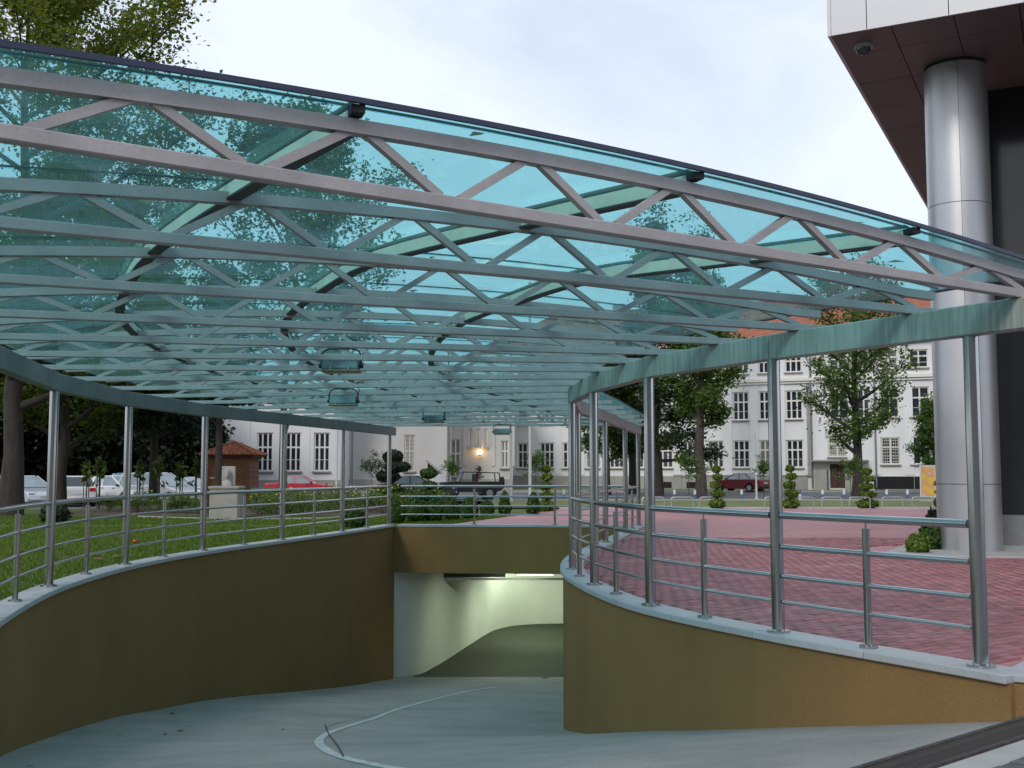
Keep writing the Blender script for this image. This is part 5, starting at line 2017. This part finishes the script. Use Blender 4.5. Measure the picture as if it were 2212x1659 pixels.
# fallen leaves
lfm = MB().add([(-.05, 0, .004), (-.02, .035, .014), (.03, .03, .008), (.06, 0, .016), (.03, -.03, .010), (-.02, -.035, .006)], [(0, 1, 2, 3, 4, 5)]).mesh('fallen_leaf')
lfm.materials.append(M['fallen'])
for k, (x, y) in enumerate([(905, 1589), (356, 1588), (391, 1580), (256, 1588), (64, 1656), (372, 1543), (612, 1577)]):
    p = on_floor(x, y)
    o = link_mesh('fallen_leaf', lfm, None, None, (p.x, p.y, p.z + .004), (-.2, 0, k * 1.7), (.6 + .15 * (k % 3),) * 3)
    tag(o, f'dry brown leaf on the concrete ramp, {ORD[[6, 2, 4, 1, 0, 3, 5][k]]} from the left', 'leaf', 'dry leaves on the ramp')
for k, (x, y) in enumerate([(249, 1203), (212, 1208), (141, 1204), (590, 1158)]):
    p = gp(x, y, GZ0 + .05)
    o = link_mesh('fallen_leaf', lfm, None, None, p, (0.1, 0, k * 1.1), (1.6, 1.6, 1.6))
    tag(o, f'dry brown leaf on the left lawn near the coping, {ORD[[2, 1, 0, 3][k]]} from the left', 'leaf', 'dry leaves on the lawn')
p = gp(292, 1170, GZ0 + .06)
o = link_mesh('red_flower', MB().lathe([(.002, -.03), (.045, -.01), (.05, .02), (.03, .04), (.002, .035)], 8).mesh('red_flower'), M['fallen_red'], None, p)
tag(o, 'single small red flower head on the left lawn', 'flower')
# ------------------------------------------------------------------ cars
def arc_pts(cx, r, n=7):
    return [(cx + r * math.cos(math.pi * (1 - i / n)), .30 + r * math.sin(math.pi * (1 - i / n))) for i in range(n + 1)]

CARS = {
    # half-length, half-width, wheel x, outline of the lower body from rear to front over the top, cabin (rear bottom, rear top, front top, front bottom), belt, roof
    'hatch': dict(L=2.0, W=.86, wx=(-1.22, 1.24), top=[(-1.99, .42), (-2.0, .80), (-1.93, .98), (.62, .98), (.95, .93), (1.72, .74), (1.95, .58), (2.0, .40)], cab=[(-1.86, .97), (-1.42, 1.44), (.02, 1.47), (1.02, .94)], ins=.17),
    'sedan': dict(L=2.2, W=.85, wx=(-1.3, 1.35), top=[(-2.19, .42), (-2.2, .80), (-2.12, .92), (-1.35, .97), (.55, .95), (.85, .92), (2.0, .80), (2.15, .66), (2.2, .42)], cab=[(-1.42, .95), (-.85, 1.36), (.05, 1.38), (.86, .93)], ins=.15),
    'mpv': dict(L=2.15, W=.88, wx=(-1.3, 1.35), top=[(-2.13, .42), (-2.15, .85), (-2.08, 1.02), (.75, 1.02), (1.1, .98), (1.9, .78), (2.1, .60), (2.15, .40)], cab=[(-2.02, 1.0), (-1.78, 1.60), (.05, 1.62), (1.20, .97)], ins=.14),
}
def car(name, label, kind, paint, loc, rz, glass='car_glass', group='parked cars', sc=1.0):
    c = CARS[kind]
    t = thing(name, label, 'car', loc, rz, group)
    t.scale = (sc,) * 3
    L, Wd = c['L'], c['W']
    ra = .37
    bot = []
    low = .22
    bot += [(L - .10, low)]
    f = arc_pts(c['wx'][1], ra)
    bot += [(c['wx'][1] + ra, low)] + list(reversed(f))[0:] + [(c['wx'][1] - ra, low)]
    r = arc_pts(c['wx'][0], ra)
    bot += [(c['wx'][0] + ra, low)] + list(reversed(r)) + [(c['wx'][0] - ra, low), (-L + .08, low)]
    poly = c['top'] + bot
    body = MB().extrude_xz(poly, -Wd, Wd).build('body', M[paint], t, True, bevel=.06, seg=3)
    (xrb, zb), (xrt, zr), (xft, zf), (xfb, zfb) = c['cab']
    yb, yt = Wd - .045, Wd - c['ins'] - .06
    vs = [(xrb, -yb, zb), (xfb, -yb, zfb), (xfb, yb, zfb), (xrb, yb, zb), (xrt, -yt, zr), (xft, -yt, zf), (xft, yt, zf), (xrt, yt, zr)]
    MB().add(vs, [(0, 1, 5, 4), (1, 2, 6, 5), (2, 3, 7, 6), (3, 0, 4, 7), (4, 5, 6, 7)]).build('windows', M[glass], t, True)
    xm = (xft + xrt) / 2
    rf = MB().add([(xrt - .02, -yt - .02, zr - .03), (xft + .03, -yt - .02, zf - .03), (xft + .03, yt + .02, zf - .03), (xrt - .02, yt + .02, zr - .03),
                   (xrt + .10, -yt + .10, zr + .035), (xft - .10, -yt + .10, zf + .035), (xft - .10, yt - .10, zf + .035), (xrt + .10, yt - .10, zr + .035)],
                  [(0, 1, 5, 4), (1, 2, 6, 5), (2, 3, 7, 6), (3, 0, 4, 7), (4, 5, 6, 7), (3, 2, 1, 0)]).build('roof', M[paint], t, True, bevel=.02)
    pl = MB()
    for s in (-1, 1):
        pl.bar((xrb, s * yb, zb - .02), (xrt, s * yt, zr), .09, .05, (0, s, .3))
        pl.bar((xfb, s * yb, zfb - .02), (xft, s * yt, zf), .06, .05, (0, s, .3))
        xb_ = xrb + (xfb - xrb) * .47
        pl.bar((xb_, s * (yb + .004), zb - .02), (xrt + (xft - xrt) * .52, s * (yt + .006), zr), .07, .03, (0, s, .3))
        if kind != 'sedan':
            xb_ = xrb + (xfb - xrb) * .17
            pl.bar((xb_, s * (yb + .004), zb - .02), (xrt + (xft - xrt) * .08, s * (yt + .006), zr), .14, .03, (0, s, .3))
    pl.build('pillars', M[paint], rf, True)
    for wx_ in c['wx']:
        for s in (-1, 1):
            w_ = MB().tube([(wx_, s * (Wd - .20), .305), (wx_, s * (Wd - .01), .305)], .305, 20).build('wheel', M['tyre'], t, True, bevel=.02)
            MB().tube([(wx_, s * (Wd - .02), .305), (wx_, s * (Wd + .004), .305)], .19, 14).build('rim', M['rim'], w_, True)
    for s in (-1, 1):
        MB().box((-L + .06, s * (Wd - .17), .83), (.16, .30, .19)).build('tail_light', M['red_light'], t, True, bevel=.04)
        MB().box((L - .20, s * (Wd - .19), .66), (.28, .32, .13)).build('headlight', M['clear_light'], t, True, bevel=.04)
        MB().box((xfb - .20, s * (Wd + .07), 1.0), (.11, .17, .12)).build('mirror', M['black'], t, True, bevel=.03)
        for hx in (-.45, .45):
            MB().box((hx, s * (Wd + .006), .86), (.17, .03, .035)).build('door_handle', M['black'], t, True)
    MB().box((-L - .006, 0, .66), (.025, .52, .11)).build('number_plate', M['plate'], t, True)
    MB().box((L + .006, 0, .46), (.025, .52, .11)).build('number_plate', M['plate'], t, True)
    MB().box((-L + .02, 0, .40), (.14, Wd * 1.9, .18)).build('bumper', M['black'] if kind == 'sedan' else M[paint], t, True, bevel=.05)
    MB().box((L - .06, 0, .36), (.18, Wd * 1.85, .16)).build('bumper', M['black'] if kind == 'sedan' else M[paint], t, True, bevel=.05)
    return t

def spot(px, Y, z):
    return (dp(px, 1080, Y).x, Y, z)
ZP = -.30
car('parked_car', 'silver car half hidden behind the trunk of the far-left maple', 'hatch', 'car_silver', spot(52, 55, ZP), R_(-38), 'car_glass_pale')
car('parked_car', 'white hatchback seen from behind with red tail light between the two nearest left posts', 'hatch', 'car_pearl', spot(165, 55.5, ZP), R_(112))
car('parked_car', 'bright white car behind the second left canopy post', 'hatch', 'car_white', spot(262, 58, ZP), R_(-32), 'car_glass_pale')
car('parked_car', 'silver-white people carrier around the bare pine trunk', 'mpv', 'car_silver', spot(345, 57, ZP), R_(-24), 'car_glass_pale')
car('parked_car', 'white saloon between the white hatchback and the bright white car', 'sedan', 'car_white', spot(222, 63, ZP), R_(-28), 'car_glass_pale')
car('parked_car', 'grey-blue car behind the silver-white people carrier', 'hatch', 'car_blue', spot(300, 65, ZP + .14), R_(-30), 'car_glass_pale')
car('parked_car', 'silver car left of the brick kiosk', 'sedan', 'car_silver', spot(412, 61, ZP), R_(-20), 'car_glass_pale')
car('parked_car', 'pale blue car cut by the left picture edge', 'hatch', 'car_blue', spot(-12, 57, ZP), R_(-50), 'car_glass_pale')
car('parked_car', 'bright red car behind the low stone wall in front of the white wing', 'sedan', 'car_red', spot(652, 70, -.25), R_(2), 'car_glass_pale')
car('parked_car', 'dark grey car behind the cloud-pruned pine', 'sedan', 'car_charcoal', spot(903, 60, -.125), R_(-3), 'car_glass_pale', sc=.94)
car('parked_car', 'dark red saloon parked in front of the long white building', 'sedan', 'car_maroon', spot(1600, 84.5, -.10), R_(135), 'car_glass_pale')

# olive off-road car with an open back
jp = thing('jeep', 'dark olive open jeep parked before the beige entrance block', 'car', spot(1012, 62, -.14), R_(-168), 'parked cars')
jo = [(-1.75, .50), (-1.75, 1.0), (.55, 1.0), (.60, 1.02), (1.70, .95), (1.78, .80), (1.78, .52)]
bot = [(1.6, .42), (1.05 + .40, .42)] + list(reversed(arc_pts(1.05, .40))) + [(1.05 - .40, .42), (-1.05 + .40, .42)] + list(reversed(arc_pts(-1.05, .40))) + [(-1.05 - .40, .42)]
MB().extrude_xz(jo + bot, -.75, .75).build('body', M['car_olive'], jp, True, bevel=.03)
wf = MB()
for s in (-.68, .68):
    wf.bar((.62, s, 1.0), (.40, s, 1.52), .05, .05)
    wf.bar((-.75, s, 1.0), (-.75, s, 1.50), .05, .05)
    wf.bar((-1.65, s, 1.0), (-1.60, s, 1.45), .05, .05)
    wf.bar((.40, s, 1.52), (-1.60, s, 1.47), .045, .045)
wf.bar((.40, -.70, 1.52), (.40, .70, 1.52), .05, .05).bar((-.75, -.7, 1.50), (-.75, .7, 1.50), .05, .05).bar((-1.6, -.7, 1.47), (-1.6, .7, 1.47), .05, .05)
wf.build('roll_frame', M['car_olive'], jp, True)
MB().add([(.62, -.66, 1.02), (.62, .66, 1.02), (.41, .66, 1.50), (.41, -.66, 1.50), (.60, -.66, 1.01), (.60, .66, 1.01), (.39, .66, 1.49), (.39, -.66, 1.49)],
         [(0, 1, 2, 3), (7, 6, 5, 4)]).build('windscreen', M['car_glass_pale'], jp, True)
for s in (-.35, .35):
    MB().box((-.35, s, 1.15), (.14, .45, .55)).build('seat', M['black'], jp, True, bevel=.05)
for wx_ in (-1.05, 1.05):
    for s in (-1, 1):
        w_ = MB().tube([(wx_, s * .55, .36), (wx_, s * .78, .36)], .36, 18).build('wheel', M['tyre'], jp, True)
        MB().tube([(wx_, s * .77, .36), (wx_, s * .80, .36)], .19, 12).build('rim', M['rim'], w_, True)
MB().tube([(-1.78, 0, .92), (-1.98, 0, .92)], .34, 18).build('spare_wheel', M['tyre'], jp, True)
for s in (-.5, .5):
    MB().tube([(1.77, s, .78), (1.82, s, .78)], .11, 14).build('headlight', M['clear_light'], jp, True)
# white box trailer behind the dark hatchback
tr_ = thing('box_trailer', 'white box trailer behind the dark grey car', 'trailer', spot(930, 67, -.13), 0)
MB().box((0, 0, 1.0), (1.98, 1.4, .72)).build('box', M['car_white'], tr_, True, bevel=.03)
MB().box((0, 0, .60), (2.1, 1.3, .08)).build('chassis', M['black'], tr_, True)
for s in (-.72, .72):
    w_ = MB().tube([(0, s - .08, .28), (0, s + .08, .28)], .28, 16).build('wheel', M['tyre'], tr_, True)
MB().bar((1.0, 0, .58), (2.0, 0, .52), .06, .06).build('drawbar', M['black'], tr_, True)

# ------------------------------------------------------------------ kiosk with tiled hip roof
p = gp(498, 1097, -.06)
YK = p.y
kx0, kx1 = dp(449, 1000, YK).x, dp(539, 1000, YK).x
kw = kx1 - kx0
ze = dp(498, 987, YK).z
kt = thing('brick_kiosk', 'small brick kiosk with a red tiled hip roof among the trees on the left', 'kiosk', ((kx0 + kx1) / 2, YK + kw / 2, -.06))
hw = kw / 2
MB().box((0, 0, (ze + .06) / 2), (kw, kw, ze + .06)).build('wall', M['brick'], kt, True)
# arched doorway on the left part of the front
ar = [(-.30, 0), (-.30, 1.35)] + [(-.30 + .30 * (1 - math.cos(math.pi * i / 8)), 1.35 + .30 * math.sin(math.pi * i / 8)) for i in range(1, 8)] + [(.30, 1.35), (.30, 0)]
MB().extrude_xz([(x - hw * .55, z + .05) for x, z in ar], -hw - .02, -hw - .004).build('arch_recess', M['tile'], kt, True)
MB().box((-hw * .55, -hw - .03, 1.2), (.55, .03, .05)).build('ledge', M['frame'], kt, True)
for sx_ in (-1, 1):
    MB().box((sx_ * (hw - .07), -hw - .014, ze / 2), (.17, .035, ze)).build('corner_pier', M['brick'], kt, True)
MB().box((0, 0, ze + .10), (kw + .36, kw + .36, .07)).build('eaves', M['door'], kt, True)
er, eh = hw + .28, .52
zb_ = ze + .14
rk = MB().add([(-er, -er, zb_), (er, -er, zb_), (er, er, zb_), (-er, er, zb_), (0, 0, zb_ + eh)], [(0, 1, 4), (1, 2, 4), (2, 3, 4), (3, 0, 4), (3, 2, 1, 0)]).build('roof', M['tile'], kt, True)
nrow = 7
tl = MB().add([(-.5, -.5, 0), (.5, -.5, 0), (.5, .5, 0), (-.5, .5, 0), (0, -.5, .16), (0, .5, .16)], [(0, 4, 5, 3), (4, 1, 2, 5), (0, 1, 4), (2, 3, 5)])
tlm = tl.mesh('tile')
tlm.materials.append(M['tile'])
sl = math.hypot(er, eh)
for side in range(4):
    az_ = side * math.pi / 2
    for r in range(nrow):
        f0 = (r + .5) / nrow
        half = er * (1 - f0)
        cnt = max(1, int(half * 2 / .17))
        for c in range(cnt):
            xx_ = -half + (c + .5) * (2 * half / cnt)
            yy_ = -er * (1 - f0)
            zz_ = zb_ + eh * f0 + .012
            X = xx_ * math.cos(az_) - yy_ * math.sin(az_)
            Y = xx_ * math.sin(az_) + yy_ * math.cos(az_)
            o = link_mesh('tile', tlm, None, rk, (X, Y, zz_), (math.atan2(eh, er) - .07, 0, 0), (2 * half / cnt * .97, sl / nrow * 1.12, .28))
            o.rotation_euler = (Matrix.Rotation(az_, 3, 'Z') @ Matrix.Rotation(math.atan2(eh, er) - .07, 3, 'X')).to_euler()
for sx_, sy_ in ((-1, -1), (1, -1), (1, 1), (-1, 1)):
    MB().tube([(sx_ * er, sy_ * er, zb_ + .03), (0, 0, zb_ + eh + .04)], .055, 8).build('hip_tile', M['tile'], rk, True)

# ------------------------------------------------------------------ bust on its plinth
p = gp(480, 1121, GZ0)
Yb = p.y
sc_ = Yb / FPX
bt = thing('bust_monument', 'weathered stone bust before a stele on a square plinth in the rose bed', 'statue', (p.x, Yb + .5, GZ0))
zt = dp(480, 1056, Yb).z - GZ0
MB().box((0, 0, zt / 2), (61 * sc_, .8, zt)).build('plinth', M['stone'], bt, True, bevel=.02)
MB().box((0, 0, zt + .04), (66 * sc_, .88, .08)).build('plinth_cap', M['stone'], bt, True, bevel=.015)
zs = dp(480, 1007, Yb).z - GZ0
MB().box((0, .18, (zt + zs) / 2 + .04), (29 * sc_, .10, zs - zt - .08)).build('stele', M['bust'], bt, True, bevel=.015)
hb = zs - zt - .16
prof = [(.20, 0), (.21, .08), (.16, .22), (.075, .30), (.07, .36), (.10, .42), (.125, .52), (.13, .62), (.12, .72), (.08, .80), (.002, .83)]
hd = MB().lathe([(r * hb / .83 * .92, z * hb / .83) for r, z in prof], 18)
nv = []
for (x, y, z) in hd.v:
    zz_ = z / hb
    y2 = y * (1.12 if zz_ > .5 else .75)
    if y < 0 and .5 < zz_ < .9:
        y2 -= .035 * math.exp(-((zz_ - .67) / .05) ** 2 - (x / .03) ** 2) * 1.5     # nose
        y2 += .018 * math.exp(-((zz_ - .74) / .03) ** 2 - ((abs(x) - .045) / .02) ** 2)   # eye sockets
    if y < 0 and .42 < zz_ < .62:
        y2 -= .05 * math.exp(-((zz_ - .52) / .08) ** 2 - (x / .07) ** 2)            # beard
    nv.append((x * (1.0 if zz_ > .35 else 1.25), y2, z))
hd.v = [(x, y - .02, z + zt + .08) for x, y, z in nv]
hd.build('bust', M['bust'], bt, True)
# low stone wall behind the roses
q0, q1 = dp(541, 1054, 45.0), dp(745, 1056, 45.0)
lw2 = thing('low_stone_wall', 'low beige stone wall behind the roses in front of the red car', 'wall', ((q0.x + q1.x) / 2, 45.2, -.3))
nb = 7
for k in range(nb):
    a, b = q0.x + (q1.x - q0.x) * k / nb, q0.x + (q1.x - q0.x) * (k + 1) / nb
    MB().box(((a + b) / 2, 45.2, (q0.z - .3) / 2), (b - a - .012, .35, q0.z + .3)).build('wall_block', M['stone'], lw2, bevel=.015)

# ------------------------------------------------------------------ poles
def pole(name, label, cat, px, Y, z, r, h, mat, extra=None, group=None):
    q = dp(px, 1060, Y)
    t = thing(name, label, cat, (q.x, Y, z), 0, group)
    MB().tube([(0, 0, 0), (0, 0, h * .45), (0, 0, h)], [r, r * .92, r * .6], 14).build('shaft', M[mat], t, True)
    MB().cyl((0, 0, 0), r * 1.8, .10, 14).build('base', M[mat], t, True)
    if extra == 'lamp':
        MB().tube([(0, 0, h - .05), (0, -.5, h + .25), (0, -1.2, h + .3)], [.04, .035, .03], 8).build('arm', M[mat], t, True)
        MB().box((0, -1.4, h + .30), (.22, .55, .12)).build('lantern', M['grey_panel'], t, True, bevel=.03)
    else:
        MB().lathe([(.001, .10), (.06, .06), (.07, 0), (.04, -.06), (.02, -.08)], 10, (0, 0, h + .06)).build('finial', M[mat], t, True)
        MB().tube([(.0, -r * 1.05, .9), (0, -r * 1.3, 3.5), (0, -r * .8, h - .2)], .008, 5).build('halyard', M['frame'], t, True)
    return t
pole('street_lamp', 'grey street lamp post in front of the pale link building', 'lamp post', 759, 60, -.12, .075, 8.2, 'pole_grey', 'lamp', 'street lamps')
pole('street_lamp', 'dark grey street lamp post left of the beige entrance block', 'lamp post', 968, 68, -.12, .085, 8.6, 'pole_grey', 'lamp', 'street lamps')
pole('flagpole', 'slimmer white flagpole, left one of the pair', 'flagpole', 1104, 56, -.08, .060, 9.5, 'pole_white', None, 'flagpoles')
pole('flagpole', 'thicker white flagpole, right one of the pair', 'flagpole', 1145, 47.5, -.06, .068, 9.5, 'pole_white', None, 'flagpoles')
pole('white_post', 'short white post beside the dark red saloon', 'post', 1634, 58.4, -.08, .055, 1.28, 'pole_white', None)

# ------------------------------------------------------------------ bollards and bicycle hoops
bol = []
for px in (1092, 1146, 1218, 1290, 1380, 1457, 1501, 1555, 1602, 1670, 1728, 1777, 1823, 1870, 1915, 1960, 2022):
    bol.append(px)
lo_ = MB().cyl((0, 0, 0), .075, .26, 12).mesh('lower_band')
up_ = MB().cyl((0, 0, .26), .075, .26, 12).mesh('upper_band')
up_.materials.append(M['bollard_white'])
lo_.materials.append(M['bollard_blue'])
upb = up_.copy()
upb.materials[0] = M['bollard_blue']
low_ = lo_.copy()
low_.materials[0] = M['bollard_white']
for k, px in enumerate(bol):
    q = dp(px, 1060, 62.5 + (k % 2) * .2)
    fl_ = k % 3 == 1
    t = thing('bollard', f'{"blue-topped" if fl_ else "white-topped"} striped bollard along the road, {ORD[k]} from the left', 'bollard', (q.x, q.y, -.125), 0, 'striped bollards along the road')
    link_mesh('lower_band', low_ if fl_ else lo_, None, t)
    link_mesh('upper_band', upb if fl_ else up_, None, t)
hoops = [(1245, 1284), (1387, 1435), (1450, 1498), (1512, 1560), (1652, 1697), (1712, 1758), (1776, 1818), (1835, 1880), (1906, 1950), (1971, 2014)]
for k, (xa, xb) in enumerate(hoops):
    p = gp((xa + xb) / 2, 1098.5, -.07)
    wd_ = (xb - xa) / FPX * p.y
    t = thing('bicycle_hoop', f'low steel bicycle hoop at the far edge of the red paving, {ORD[k]} from the left', 'bicycle rack', p, R_(3 * ((k * 5) % 3 - 1)), 'bicycle hoops along the plaza edge')
    hh_ = .45
    pts = [(-wd_ / 2, 0, 0), (-wd_ / 2, 0, hh_ - .10), (-wd_ / 2 + .03, 0, hh_ - .03), (-wd_ / 2 + .10, 0, hh_), (wd_ / 2 - .10, 0, hh_), (wd_ / 2 - .03, 0, hh_ - .03), (wd_ / 2, 0, hh_ - .10), (wd_ / 2, 0, 0)]
    MB().tube(pts, .022, 8).build('tube', M['hoop'], t, True)
    for s in (-1, 1):
        MB().cyl((s * wd_ / 2, 0, 0), .05, .012, 10).build('foot_plate', M['hoop'], t, True)

# ------------------------------------------------------------------ advertising pillar
q = dp(2006, 1060, 56)
ad = thing('poster_stand', 'narrow advertising stand with a yellow poster left of the steel column', 'sign', (q.x, 56, -.09), R_(-28))
MB().box((0, 0, .95), (.78, .22, 1.75)).build('cabinet', M['grey_panel'], ad, True, bevel=.02)
MB().box((0, -.118, 1.0), (.66, .012, 1.45)).build('poster', M['poster'], ad, True)
fr = MB().box((0, -.122, 1.76), (.78, .02, .07)).box((0, -.122, .235), (.78, .02, .07)).box((-.36, -.121, 1.0), (.06, .02, 1.5)).box((.36, -.121, 1.0), (.06, .02, 1.5))
fr.build('frame', M['pole_white'], ad, True)
MB().box((0, 0, .06), (.9, .36, .12)).build('foot', M['kerb'], ad, True)

# ------------------------------------------------------------------ unseen block added behind the viewpoint to shade the ramp mouth and show in the steel
ob_ = thing('shade_block', 'added grey block behind the viewpoint that shades the ramp mouth', 'building', (48, -34, -.34), math.pi)
hol = [(2 + i * 3.2, 4 + i * 3.2, 1.2 + j * 3.5, 3.1 + j * 3.5) for i in range(29) for j in range(4)]
wall_holes(96, 15, hol).build('wall', M['plinth'], ob_, True)
MB().box((48, 8, 7.4), (95.6, 15, 14.8)).build('core', M['pane'], ob_, True)
MB().box((48, 7.5, 15.1), (96.6, 16, .3)).build('roof', M['sill'], ob_, True)
bpy.context.view_layer.update()
